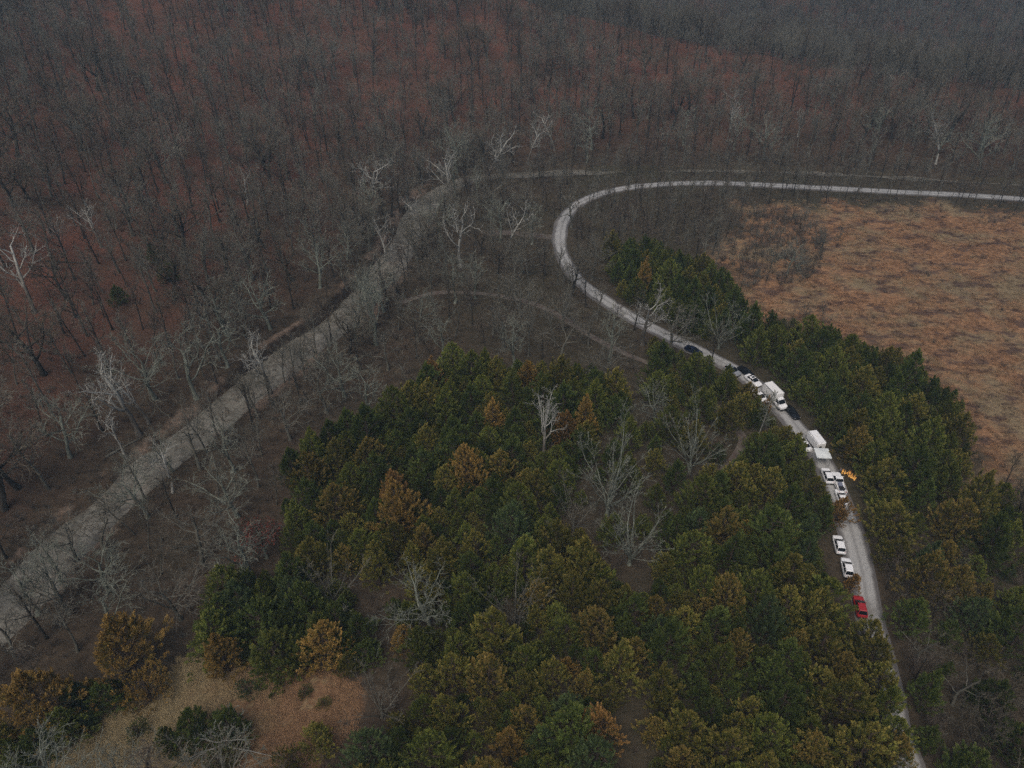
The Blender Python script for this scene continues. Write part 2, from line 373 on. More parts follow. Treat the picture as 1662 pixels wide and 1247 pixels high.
BASE = dict(lev=5, seg=[7, 5, 4, 2, 1], wig=[.07, .16, .22, .25, .2], trop=[.05, .08, .05, .03, 0], taper=[.55, .65, .7, .7, .6], nch=[8, 6, 5, 4], t0=[.42, .25, .15, .1],
            ang=[48, 45, 45, 45], angv=9, rat=[.52, .60, .52, .55], rr=[.55, .6, .55, .6], rmin=.015)
KINDS = {
    'upright':   dict(BASE, L=10.5, r=.22, nch=[9, 5, 5, 3], rat=[.50, .56, .5, .6], ang=[40, 42, 45, 45], rmin=.015),
    'slender':   dict(BASE, L=11.5, r=.16, nch=[8, 5, 5, 3], t0=[.45, .2, .15, .1], rat=[.36, .55, .55, .6], ang=[34, 40, 45, 45], rmin=.020),
    'spreading': dict(BASE, L=6.0, r=.26, nch=[8, 6, 5, 4], t0=[.35, .2, .15, .1], rat=[.90, .62, .5, .5], ang=[58, 46, 45, 45], wig=[.08, .17, .24, .25, .2], trop=[.05, .11, .06, .03, 0], rmin=.015),
    'gnarled':   dict(BASE, L=6.5, r=.25, lev=5, nch=[6, 5, 5, 3], t0=[.4, .25, .2, .2], seg=[6, 7, 6, 3, 1], wig=[.14, .30, .36, .35, .2], rat=[.85, .55, .5, .5], ang=[50, 52, 50, 45], rmin=.017),
    'vase':      dict(BASE, L=2.6, r=.24, nch=[9, 5, 5, 4], t0=[.2, .2, .2, .1], rat=[3.0, .52, .45, .5], ang=[30, 30, 38, 42], wig=[.05, .07, .12, .2, .2], trop=[.05, .04, .05, .03, 0], seg=[3, 8, 5, 2, 1], ends=3, rmin=.015),
    'sycamore':  dict(BASE, L=9.5, r=.30, lev=5, nch=[7, 5, 4, 3], t0=[.35, .3, .25, .2], seg=[8, 7, 6, 3, 1], wig=[.09, .20, .26, .28, .2], trop=[.05, .13, .08, .03, 0], rat=[.62, .55, .5, .45], ang=[46, 46, 48, 45], rr=[.62, .66, .6, .6], rmin=.022),
    'snag':      dict(BASE, L=8.0, r=.24, lev=4, nch=[6, 4, 3], t0=[.4, .3, .25], seg=[7, 6, 4, 2], wig=[.12, .22, .26, .25], trop=[.05, .14, .1, .03], rat=[.6, .5, .5], ang=[44, 46, 45], rr=[.6, .6, .6], rmin=.034),
    'sapling':   dict(BASE, L=5.5, r=.07, lev=4, nch=[10, 5, 5], t0=[.2, .2, .15], seg=[5, 3, 2, 1], wig=[.08, .15, .2, .2], rat=[.36, .5, .5], ang=[34, 40, 42], rmin=.020),
    'oak':       dict(BASE, L=5.5, r=.36, nch=[8, 6, 5, 4], t0=[.3, .2, .2, .1], rat=[1.15, .55, .5, .5], ang=[66, 50, 48, 45], seg=[6, 8, 5, 2, 1], wig=[.1, .2, .3, .3, .2], rmin=.024),
    'dead':      dict(BASE, L=3.0, r=.22, lev=5, nch=[8, 5, 4, 3], t0=[.4, .2, .2, .2], seg=[4, 6, 5, 3, 1], wig=[.1, .17, .22, .25, .2], trop=[.03, .0, .02, .02, 0], rat=[1.6, .55, .5, .5], ang=[68, 45, 42, 42], rr=[.6, .62, .6, .6], rmin=.03),
}
def bare_mesh(kind, seed, split=2, leaves=0):
    P = KINDS[kind]; rnd = random.Random(seed); out = [[] for _ in range(6)]
    grow(out, (0, 0, -.3), (rnd.gauss(0, .06), rnd.gauss(0, .06), 1), P['L'], P['r'], 0, P, rnd)
    tr, cr = MB(), MB()
    for lev, L in enumerate(out):
        for pts, rad, _ in L:
            if lev == 0: rad = [rad[0] * 1.5] + rad[1:]
            (tr if lev <= split - 1 else cr).tube(pts, rad, 6 if lev == 0 else 4 if lev == 1 else 3)
    tm = mesh_from(f'{kind}_trunk', tr.V, tr.F); cm = mesh_from(f'{kind}_crown', cr.V, cr.F)
    lm = None
    if leaves:
        V, F, T = [], [], []
        for lev in (2, 3, 4):
            for pts, rad, _ in out[lev]:
                if rnd.random() > .55 or pts[-1][2] < 3: continue
                for _ in range(leaves):
                    q = pts[-1]; c = [q[k] + rnd.gauss(0, .35) for k in range(3)]; b = len(V); s_ = rnd.uniform(.14, .26)
                    u = unit([rnd.gauss(0, 1) for _ in range(3)]); v = unit([rnd.gauss(0, 1) for _ in range(3)])
                    V += [tuple(c[k] - u[k] * s_ for k in range(3)), tuple(c[k] + v[k] * s_ * .6 for k in range(3)), tuple(c[k] + u[k] * s_ for k in range(3)), tuple(c[k] - v[k] * s_ * .6 for k in range(3))]
                    F.append((b, b + 1, b + 2, b + 3)); t = rnd.random(); T += [(t, rnd.random(), rnd.random())] * 4
        lm = mesh_from('oak_leaves', V, F, T, smooth=False)
    return tm, cm, lm
def cedar_mesh(seed, H=10.0, Rm=3.1, spires=4, plumes=150, per=52, bushy=0.0):
    plumes = int(plumes * 1.75)
    rnd = random.Random(seed); V, F, T = [], [], []; tb = MB()
    tb.tube([(0, 0, -.3), (.03, .02, H * .3), (-.02, .05, H * .65), (0, 0, H * .95)], [.24, .17, .10, .02], 6)
    ax = [(0, 0, 1.0, 1.0)]
    for k in range(spires):
        a = rnd.random() * 6.28; rr = rnd.uniform(.25, .55) * Rm; ax.append((math.cos(a) * rr, math.sin(a) * rr, rnd.uniform(.62, .9), rnd.uniform(.45, .65)))
    ph = [rnd.random() * 6.28 for _ in range(3)]
    for i in range(plumes):
        cx, cy, hs, ws = ax[0] if rnd.random() < .5 else rnd.choice(ax)
        t = rnd.random() ** .85; z0 = H * hs * (.06 + .90 * t)
        env = Rm * ws * min(1, ((t + .03) / .16) ** .6) * (1 - t * (1 - bushy * .35)) ** (.74 - .35 * bushy) * 1.12
        a = rnd.random() * 6.28; env *= 1 + .22 * math.sin(2 * a + ph[0]) + .14 * math.sin(3 * a + ph[1] + 3 * t)
        rr = env * (.62 + .46 * rnd.random() ** .6); Lp = rnd.uniform(.75, 1.55) * (1 - .4 * t) * H / 10; el = R(rnd.uniform(15, 48) + 45 * t)
        d = (math.cos(a) * math.cos(el), math.sin(a) * math.cos(el), math.sin(el))
        p0 = (cx + math.cos(a) * max(0, rr - Lp * .6), cy + math.sin(a) * max(0, rr - Lp * .6), z0 - Lp * .2)
        if i % 3 == 0: tb.tube([(cx * .3, cy * .3, max(.4, z0 - Lp * .6 - rr * .3)), p0], [.05, .02], 3)
        pv, pz = rnd.random(), rnd.random(); wd = rnd.uniform(.34, .52) * Lp
        for j in range(per):
            s_ = rnd.random() ** .8; rad = wd * (1 - s_) ** .7 * .62 + .05; b = rnd.random() * 6.28; q = rad * math.sqrt(rnd.random())
            o = (math.cos(b) * q, math.sin(b) * q, rnd.gauss(0, .1))
            c = tuple(p0[k] + d[k] * Lp * s_ + o[k] for k in range(3))
            ld = unit((d[0] + o[0] * 1.4 + rnd.gauss(0, .35), d[1] + o[1] * 1.4 + rnd.gauss(0, .35), d[2] + .25 + rnd.gauss(0, .35)))
            sd_ = unit((ld[1] + rnd.gauss(0, .3), -ld[0] + rnd.gauss(0, .3), rnd.gauss(0, .5))); l = rnd.uniform(.16, .31) * (H / 10) ** .5; wv = l * .27; n0 = len(V)
            V += [(c[0] - sd_[0] * wv, c[1] - sd_[1] * wv, c[2] - sd_[2] * wv), (c[0] + sd_[0] * wv, c[1] + sd_[1] * wv, c[2] + sd_[2] * wv), (c[0] + ld[0] * l, c[1] + ld[1] * l, c[2] + ld[2] * l)]
            F.append((n0, n0 + 1, n0 + 2)); tp = .15 + .75 * s_ + .25 * (rr / (Rm + .01) - .5) * 0
            T += [(tp * .8, pv, pz), (tp * .8, pv, pz), (min(1, tp + .15), pv, pz)]
    return mesh_from('cedar_trunk', tb.V, tb.F), mesh_from('cedar_crown', V, F, T, smooth=False)

CEDARS = [cedar_mesh(21, 10, 4.0, 5, 170), cedar_mesh(22, 10, 3.6, 4, 160), cedar_mesh(23, 10, 4.5, 7, 190), cedar_mesh(24, 10, 2.8, 3, 130), cedar_mesh(25, 10, 4.2, 6, 175), cedar_mesh(26, 10, 3.8, 6, 165), cedar_mesh(27, 6.5, 4.0, 7, 170, 52, 1.0), cedar_mesh(28, 10, 4.3, 4, 180)]
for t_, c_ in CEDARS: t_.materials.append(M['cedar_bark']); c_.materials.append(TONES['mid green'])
BARE = {}
def bare_proto(key, kind, seed, bark, twig, split=2, leaves=0):
    t, c, l = bare_mesh(kind, seed, split, leaves); t.materials.append(M[bark]); c.materials.append(M[twig])
    if l: l.materials.append(M['red_leaf'])
    BARE[key] = (t, c, l)
for i in range(4): bare_proto(f'upright{i}', 'upright', 40 + i, ['bark_dark', 'bark_grey', 'bark_dark', 'bark_grey'][i], ['twig_brown', 'twig_grey', 'twig_plum', 'twig_grey'][i])
for i in range(4): bare_proto(f'slender{i}', 'slender', 50 + i, ['bark_dark', 'bark_grey', 'bark_dark', 'bark_grey'][i], ['twig_plum', 'twig_brown', 'twig_grey', 'twig_grey'][i])
for i in range(4): bare_proto(f'spreading{i}', 'spreading', 60 + i, ['bark_dark', 'bark_grey', 'bark_lichen', 'bark_grey'][i], ['twig_brown', 'twig_grey', 'twig_lichen', 'twig_grey'][i])
for i in range(3): bare_proto(f'gnarled{i}', 'gnarled', 70 + i, ['bark_grey', 'bark_lichen', 'bark_grey'][i], ['twig_grey', 'twig_lichen', 'twig_brown'][i])
for i in range(2): bare_proto(f'vase{i}', 'vase', 80 + i, ['bark_lichen', 'bark_grey'][i], ['twig_lichen', 'twig_grey'][i])
for i in range(3): bare_proto(f'sycamore{i}', 'sycamore', 90 + i, 'bark_white', 'bark_bone', 2)
for i in range(2): bare_proto(f'snag{i}', 'snag', 100 + i, 'bark_bone', 'bark_bone', 2)
for i in range(2): bare_proto(f'sapling{i}', 'sapling', 110 + i, 'bark_dark', ['twig_brown', 'twig_plum'][i], 1)
bare_proto('oak0', 'oak', 120, 'bark_lichen', 'twig_grey', 2, 2)
bare_proto('dead0', 'dead', 130, 'bark_bone', 'twig_lichen', 2)
# ------------------------------------------------------------------ vehicles
M['white_paint'] = flat('white_paint', (.87, .88, .89), .3, .5, 0, .03)
M['white_panel'] = flat('white_panel', (.84, .84, .82), .45, .4, 0, .06, 1.2)
M['silver_paint'] = flat('silver_paint', (.42, .44, .47), .3, .5, .4, .05)
M['black_paint'] = flat('black_paint', (.012, .013, .016), .25, .5, 0, .05)
M['navy_paint'] = flat('navy_paint', (.015, .022, .05), .25, .5, 0, .05)
M['red_paint'] = flat('red_paint', (.38, .026, .030), .3, .5, 0, .08)
M['glass'] = flat('dark_glass', (.010, .012, .015), .12, .25, 0, .02)
M['tyre'] = flat('tyre_rubber', (.02, .02, .02), .85, .2)
M['rim'] = flat('wheel_rim', (.45, .46, .48), .35, .5, .7)
M['lamp'] = flat('headlamp_lens', (.75, .76, .76), .12, .6, 0, .02)
M['tail'] = flat('tail_lens', (.40, .02, .02), .2, .5, 0, .03)
M['dark_plastic'] = flat('dark_plastic', (.03, .03, .032), .6, .3)
M['steel'] = flat('grey_steel', (.30, .31, .32), .45, .5, .5)
M['tent_fabric'] = flat('tent_fabric', (.70, .74, .74), .8, .2, 0, .04)
M['wood'] = flat('charred_log', (.05, .03, .02), .9, .1)
M['tan_cloth'] = flat('tan_plank', (.32, .26, .19), .8, .2)
M['blue_grey'] = flat('blue_grey_plastic', (.20, .22, .29), .6, .3)

def poly_mesh(name, V, F, mat, parent, bevel=0.0, seg=2, smooth=True):
    bm = bmesh.new(); vs = [bm.verts.new(v) for v in V]
    for f in F:
        try: bm.faces.new([vs[i] for i in f])
        except ValueError: pass
    bmesh.ops.recalc_face_normals(bm, faces=bm.faces[:])
    if bevel: bmesh.ops.bevel(bm, geom=[e for e in bm.edges if len(e.link_faces) == 2 and e.calc_face_angle() > .35], offset=bevel, segments=seg, affect='EDGES', clamp_overlap=True)
    me = bpy.data.meshes.new(name); bm.to_mesh(me); bm.free()
    return link(name, me, parent, mat)
def box_vf(x0, x1, y0, y1, z0, z1):
    V = [(x, y, z) for z in (z0, z1) for x, y in ((x0, y0), (x1, y0), (x1, y1), (x0, y1))]
    return V, [(0, 3, 2, 1), (4, 5, 6, 7), (0, 1, 5, 4), (1, 2, 6, 5), (2, 3, 7, 6), (3, 0, 4, 7)]
def box(name, x0, x1, y0, y1, z0, z1, mat, parent, bevel=.03): return poly_mesh(name, *box_vf(x0, x1, y0, y1, z0, z1), mat, parent, bevel)
def boxes(name, L, mat, parent):
    V, F = [], []
    for b in L:
        v, f = box_vf(*b); n = len(V); V += v; F += [tuple(i + n for i in q) for q in f]
    return poly_mesh(name, V, F, mat, parent)
def loft(name, rings, mat, parent, cap=True, bevel=0):
    V = [v for r in rings for v in r]; k = len(rings[0]); F = []
    for i in range(len(rings) - 1):
        for j in range(k): F.append((i * k + j, i * k + (j + 1) % k, (i + 1) * k + (j + 1) % k, (i + 1) * k + j))
    if cap: F += [tuple(range(k))[::-1], tuple((len(rings) - 1) * k + j for j in range(k))]
    return poly_mesh(name, V, F, mat, parent, bevel)
def wheel(x, y, r, wd, parent):
    bm = bmesh.new(); n = 20; prof = [(r * .62, -wd / 2), (r * .93, -wd / 2), (r, -wd * .3), (r, wd * .3), (r * .93, wd / 2), (r * .62, wd / 2)]
    rings = [[bm.verts.new((x + q * math.cos(2 * math.pi * i / n), y + o, r + q * math.sin(2 * math.pi * i / n))) for q, o in prof] for i in range(n)]
    for i in range(n):
        a, b = rings[i], rings[(i + 1) % n]
        for j in range(len(prof)): bm.faces.new((a[j], a[(j + 1) % len(prof)], b[(j + 1) % len(prof)], b[j]))
    me = bpy.data.meshes.new('wheel'); bm.to_mesh(me); bm.free(); w_ = link('wheel', me, parent, M['tyre'])
    s_ = 1 if y > 0 else -1; V, F = [], []
    for o in (-wd * .3, wd * .42):
        for i in range(n): V.append((x + r * .61 * math.cos(2 * math.pi * i / n), y + s_ * o, r + r * .61 * math.sin(2 * math.pi * i / n)))
    F = [tuple(range(n)), tuple(range(n, 2 * n))] + [(i, (i + 1) % n, n + (i + 1) % n, n + i) for i in range(n)]
    poly_mesh('rim', V, F, M['rim'], w_); return w_
def pane(name, q, parent, inset=(.07, .1), off=.010):
    """dark glass a centimetre proud of the quad q (a b at the bottom, c d at the top)"""
    a, b, c, d = [Vector(v) for v in q]; n = (b - a).cross(d - a).normalized()
    pt = lambda u, v: a.lerp(b, u).lerp(d.lerp(c, u), v)
    u, v = inset; f = [pt(u, v), pt(1 - u, v), pt(1 - u, 1 - v), pt(u, 1 - v)]
    V = [p + n * off for p in f] + [p - n * .01 for p in f]
    return poly_mesh(name, [tuple(p) for p in V], [(0, 1, 2, 3), (7, 6, 5, 4), (0, 4, 5, 1), (1, 5, 6, 2), (2, 6, 7, 3), (3, 7, 4, 0)], M['glass'], parent)
def ring8(x, zb, zt, hw):
    h = zt - zb
    return [(x, hw * .86, zb), (x, hw, zb + .25 * h), (x, hw * .99, zb + .7 * h), (x, hw * .90, zt - .02), (x, hw * .55, zt), (x, -hw * .55, zt), (x, -hw * .90, zt - .02), (x, -hw * .99, zb + .7 * h), (x, -hw, zb + .25 * h), (x, -hw * .86, zb)]
def cabin(root, belt, roof, hwb, hwr, xs_b, xs_r, paint, split=.5, sunroof=False):
    """glasshouse: belt z, roof z; xs_b = rear, front at the belt; xs_r = rear, front at the roof"""
    (rb, fb), (rr, fr) = xs_b, xs_r; ze = roof - .07
    ring = lambda x0, x1, h, z: [(x0, h, z), (x1, h, z), (x1, -h, z), (x0, -h, z)]
    k = loft('roof', [ring(rb, fb, hwb, belt), ring(rr, fr, hwr, ze), ring(rr + .12, fr - .14, hwr - .10, roof)], paint, root)
    B, T = ring(rb, fb, hwb, belt), ring(rr, fr, hwr, ze)
    pane('windscreen', (B[2], B[1], T[1], T[2]), root, (.03, .03)); pane('rear_window', (B[0], B[3], T[3], T[0]), root, (.04, .05))
    for a, b in ((1, 0), (3, 2)):
        P0, P1, Q1, Q0 = [Vector(v) for v in (B[a], B[b], T[b], T[a])]
        mB, mT = P0.lerp(P1, split), Q0.lerp(Q1, split)
        pane('side_window', (P0, mB, mT, Q0), root, (.04, .07)); pane('side_window', (mB, P1, Q1, mT), root, (.04, .07))
    if sunroof: box('sunroof', (rr + fr) / 2 - .15, (rr + fr) / 2 + .40, -.40, .40, roof - .02, roof + .012, M['glass'], root, 0)
def vehicle(name, label, cat, pos, ang, group='vehicles parked along the gravel road'):
    o = bpy.data.objects.new(name, None); COL.objects.link(o); o.location = (*pos, gz(*pos) + .13); o.rotation_euler = (0, 0, ang)
    rdd, _, _ = line_dist(ROAD, np.array([pos[0]]), np.array([pos[1]]))
    o.location.z = gz(*pos) + (.13 if rdd[0] < 3.0 else .02); tag(o, label, cat, group); return o
def lights(root, xf, xr, y, zf, zr, wd=.30, h=.16):
    for s_ in (1, -1):
        box('headlight', xf - .10, xf + .012, s_ * y - wd / 2, s_ * y + wd / 2, zf - h / 2, zf + h / 2, M['lamp'], root, .02)
        box('taillight', xr - .012, xr + .10, s_ * y - wd * .4, s_ * y + wd * .4, zr - h * .9, zr + h * .9, M['tail'], root, .02)
def mirrors(root, x, y, z, mat):
    for s_ in (1, -1): box('mirror', x - .07, x + .07, s_ * (y + .12) - .10, s_ * (y + .12) + .10, z - .07, z + .09, mat, root, .03)
def suv(name, label, cat, pos, ang, paint, sunroof=False):
    o = vehicle(name, label, cat, pos, ang)
    st = [(-2.36, .50, .82, .76), (-2.28, .34, 1.00, .87), (-1.95, .27, 1.06, .93), (-.6, .25, 1.04, .95), (.75, .25, 1.03, .95), (1.15, .25, 1.02, .95), (1.9, .27, .95, .92), (2.26, .33, .84, .84), (2.38, .45, .70, .74)]
    loft('body', [ring8(*s) for s in st], paint, o)
    cabin(o, 1.02, 1.70, .86, .66, (-2.14, 1.18), (-1.72, .06), paint, .5, sunroof)
    for x in (-1.42, 1.42):
        for y in (-.80, .80): wheel(x, y, .36, .24, o)
    lights(o, 2.28, -2.29, .62, .72, .86); mirrors(o, .72, .88, 1.06, paint)
    o.scale = (.94, .97, .97)
    box('bumper', -2.44, -2.26, -.74, .74, .40, .56, M['dark_plastic'], o, .03); box('bumper', 2.27, 2.45, -.70, .70, .36, .50, M['dark_plastic'], o, .03)
    return o
def sedan(name, label, cat, pos, ang, paint, sunroof=False):
    o = vehicle(name, label, cat, pos, ang)
    st = [(-2.38, .45, .84, .74), (-2.30, .32, .96, .84), (-1.9, .26, .98, .90), (-1.2, .22, .95, .92), (.6, .22, .93, .92), (1.0, .22, .92, .92), (1.8, .24, .83, .89), (2.24, .30, .72, .80), (2.36, .40, .60, .70)]
    loft('body', [ring8(*s) for s in st], paint, o)
    cabin(o, .92, 1.44, .82, .60, (-1.78, 1.08), (-.92, .06), paint, .5, sunroof)
    for x in (-1.38, 1.40):
        for y in (-.77, .77): wheel(x, y, .33, .22, o)
    lights(o, 2.27, -2.31, .58, .64, .80, .30, .13); mirrors(o, .66, .84, .97, paint)
    box('bumper', -2.45, -2.28, -.70, .70, .36, .52, paint, o, .03); box('bumper', 2.25, 2.43, -.66, .66, .30, .44, M['dark_plastic'], o, .03)
    return o
def pickup(name, label, cat, pos, ang, paint):
    o = vehicle(name, label, cat, pos, ang)
    st = [(-.35, .32, 1.08, .93), (.6, .30, 1.10, .96), (1.35, .30, 1.10, .96), (2.3, .32, 1.05, .95), (2.72, .36, .96, .90), (2.84, .48, .80, .80)]
    loft('body', [ring8(*s) for s in st], paint, o)
    cabin(o, 1.08, 1.84, .88, .70, (-.30, 1.45), (-.10, .72), paint, .5)
    boxes('cargo_bed', [(-3.0, -.40, -.93, .93, .55, .72), (-3.0, -.40, .84, .95, .725, 1.16), (-3.0, -.40, -.95, -.84, .725, 1.16), (-.52, -.405, -.835, .835, .725, 1.16), (-3.0, -2.93, -.835, .835, .725, 1.14)], paint, o)
    for s_ in (1, -1): box('bed_rail', -2.95, -.45, s_ * .90 - .04, s_ * .90 + .04, 1.165, 1.24, M['tan_cloth'], o, 0)
    box('chassis', -2.9, 2.4, -.5, .5, .35, .545, M['dark_plastic'], o, 0)
    for x in (-1.85, 1.85):
        for y in (-.82, .82): wheel(x, y, .39, .26, o)
    lights(o, 2.74, -3.01, .66, .78, .92); mirrors(o, 1.15, .92, 1.20, paint); box('bumper', -3.18, -3.02, -.88, .88, .48, .66, M['steel'], o, .03)
    return o
def box_truck(name, label, cat, pos, ang):
    o = vehicle(name, label, cat, pos, ang)
    box('cargo_box', -3.6, 1.25, -1.18, 1.18, .98, 3.35, M['white_panel'], o, .07)
    boxes('corner_trim', [(-3.62, 1.27, s * 1.135 - .06, s * 1.135 + .06, 3.30, 3.365) for s in (1, -1)] + [(-3.63, -3.605, s * 1.06 - .07, s * 1.06 + .07, 1.05, 3.28) for s in (1, -1)], M['steel'], o)
    boxes('roll_door', [(-3.625, -3.605, -.95, .95, 1.05 + .30 * k, 1.325 + .30 * k) for k in range(7)], M['white_paint'], o)
    boxes('chassis', [(-3.5, 3.0, -.48, -.30, .55, .97), (-3.5, 3.0, .30, .48, .55, .97), (-3.75, -3.6, -1.1, 1.1, .55, .70)], M['dark_plastic'], o)
    st = [(1.35, .55, 1.45, 1.00), (1.6, .50, 1.48, 1.02), (2.55, .50, 1.46, 1.02), (3.35, .52, 1.34, .98), (3.62, .58, 1.20, .90), (3.70, .70, 1.00, .80)]
    loft('cab', [ring8(*s) for s in st], M['white_paint'], o)
    cabin(o, 1.45, 2.35, .95, .82, (1.36, 2.75), (1.42, 2.10), M['white_paint'], .5)
    box('wind_deflector', 1.40, 1.95, -.72, .72, 2.345, 2.52, M['white_paint'], o, .06)
    for y in (-.88, .88): wheel(2.75, y, .42, .26, o); wheel(-1.9, y, .42, .40, o)
    for s_ in (1, -1): box('headlight', 3.50, 3.70, s_ * .66 - .17, s_ * .66 + .17, .92, 1.10, M['lamp'], o, .02); box('taillight', -3.77, -3.75, s_ * .95 - .1, s_ * .95 + .1, .57, .68, M['tail'], o, 0)
    mirrors(o, 2.45, 1.02, 1.62, M['dark_plastic']); box('bumper', 3.6, 3.82, -.95, .95, .48, .68, M['dark_plastic'], o, .03)
    return o
def box_trailer(name, label, cat, pos, ang):
    o = vehicle(name, label, cat, pos, ang)
    box('body', -2.2, 2.2, -1.05, 1.05, .55, 2.55, M['white_paint'], o, .16)
    boxes('edge_trim', [(-2.0, 2.0, s * .93 - .03, s * .93 + .03, 2.553, 2.58) for s in (1, -1)], M['steel'], o)
    boxes('rear_door', [(-2.225, -2.203, -.90, -.01, .72, 2.30), (-2.225, -2.203, .01, .90, .72, 2.30)], M['white_panel'], o)
    n = 18; V = [(-2.232 - .10 * k, .28 + .30 * math.cos(6.283 * i / n), 1.45 + .30 * math.sin(6.283 * i / n)) for k in (0, 1) for i in range(n)]
    poly_mesh('spare_wheel', V, [tuple(range(n)), tuple(range(n, 2 * n))] + [(i, (i + 1) % n, n + (i + 1) % n, n + i) for i in range(n)], M['tyre'], o)
    box('roof_vent', -.3, .3, -.25, .25, 2.553, 2.64, M['white_panel'], o, .04)
    for y in (-.98, .98): wheel(-.35, y, .34, .2, o)
    boxes('drawbar', [(2.2, 3.4, -.06, .06, .48, .58), (2.1, 2.3, -.6, .6, .48, .545)], M['steel'], o)
    for s_ in (1, -1): box('taillight', -2.24, -2.20, s_ * .96 - .05, s_ * .96 + .05, .70, .95, M['tail'], o, 0)
    return o
def canopy(name, label, cat, pos, ang):
    o = vehicle(name, label, cat, pos, ang, None); h = 1.5
    def sag(k): return .10 * math.sin(math.pi * k)
    n = 8; V = []; F = []
    for i in range(n + 1):
        for j in range(n + 1):
            u, v = i / n, j / n; V.append(((u - .5) * 2 * h, (v - .5) * 2 * h, 2.45 + .28 * min(1, 2.2 * min(u, 1 - u, v, 1 - v)) - .03 * math.sin(6.28 * u) ** 2))
    for i in range(n):
        for j in range(n): a = i * (n + 1) + j; F.append((a, a + 1, a + n + 2, a + n + 1))
    top = poly_mesh('canopy_top', V, F, M['tent_fabric'], o)
    boxes('valance', [(-h, h, s * h - .006, s * h + .006, 2.22, 2.45) for s in (1, -1)] + [(s * h - .006, s * h + .006, -h + .01, h - .01, 2.22, 2.45) for s in (1, -1)], M['tent_fabric'], o)
    for sx in (1, -1):
        for sy in (1, -1): box('leg', sx * 1.44 - .025, sx * 1.44 + .025, sy * 1.44 - .025, sy * 1.44 + .025, 0, 2.44, M['steel'], o, 0)
    boxes('frame', [(-1.4, 1.4, s * 1.44 - .015, s * 1.44 + .015, 2.25, 2.29) for s in (1, -1)] + [(s * 1.44 - .015, s * 1.44 + .015, -1.4, 1.4, 2.30, 2.34) for s in (1, -1)], M['steel'], o)
    return o
def bonfire(pos):
    o = bpy.data.objects.new('bonfire', None); COL.objects.link(o); o.location = (*pos, gz(*pos))
    tag(o, 'bright orange fire blazing among brown leaves by the pickup truck', 'fire')
    rnd = random.Random(5)
    for k in range(7):
        a = k * .9; b = MB(); b.tube([(math.cos(a) * 1.0, math.sin(a) * 1.0, .06), (math.cos(a + .3) * .1, math.sin(a + .3) * .1, .55 + .06 * k)], [.09, .07], 7)
        link('log', mesh_from('log', b.V, b.F), o, M['wood'])
    a = NT('flame'); z = a.n('ShaderNodeSeparateXYZ'); a.l(a.obj(), z.inputs[0])
    c = a.mix(a.ramp(z.outputs[2], .2, 2.2), (1.0, .50, .12), (.75, .20, .04)); a.b.inputs['Emission Strength'].default_value = .9; a.l(c, a.b.inputs['Emission Color']); fm = a.set((.05, .02, .01), .9, 0)
    for k in range(34):
        q = rnd.gauss(0, .55); x, y = q * .7 + rnd.gauss(0, .22), -q + rnd.gauss(0, .25); hh = rnd.uniform(.35, 1.4); b = MB(); pts = [(x, y, .1)]; rad = [.10]
        for i in range(1, 7):
            t = i / 6; pts.append((x + math.sin(t * 4 + k) * .14, y + math.cos(t * 3.3 + k) * .14, .1 + hh * t)); rad.append(max(.008, .075 * math.sin(math.pi * min(.98, .15 + t * .85)) * (1.15 - t)))
        b.tube(pts, rad, 8); link('flame', mesh_from('flame', b.V, b.F), o, fm)
    return o
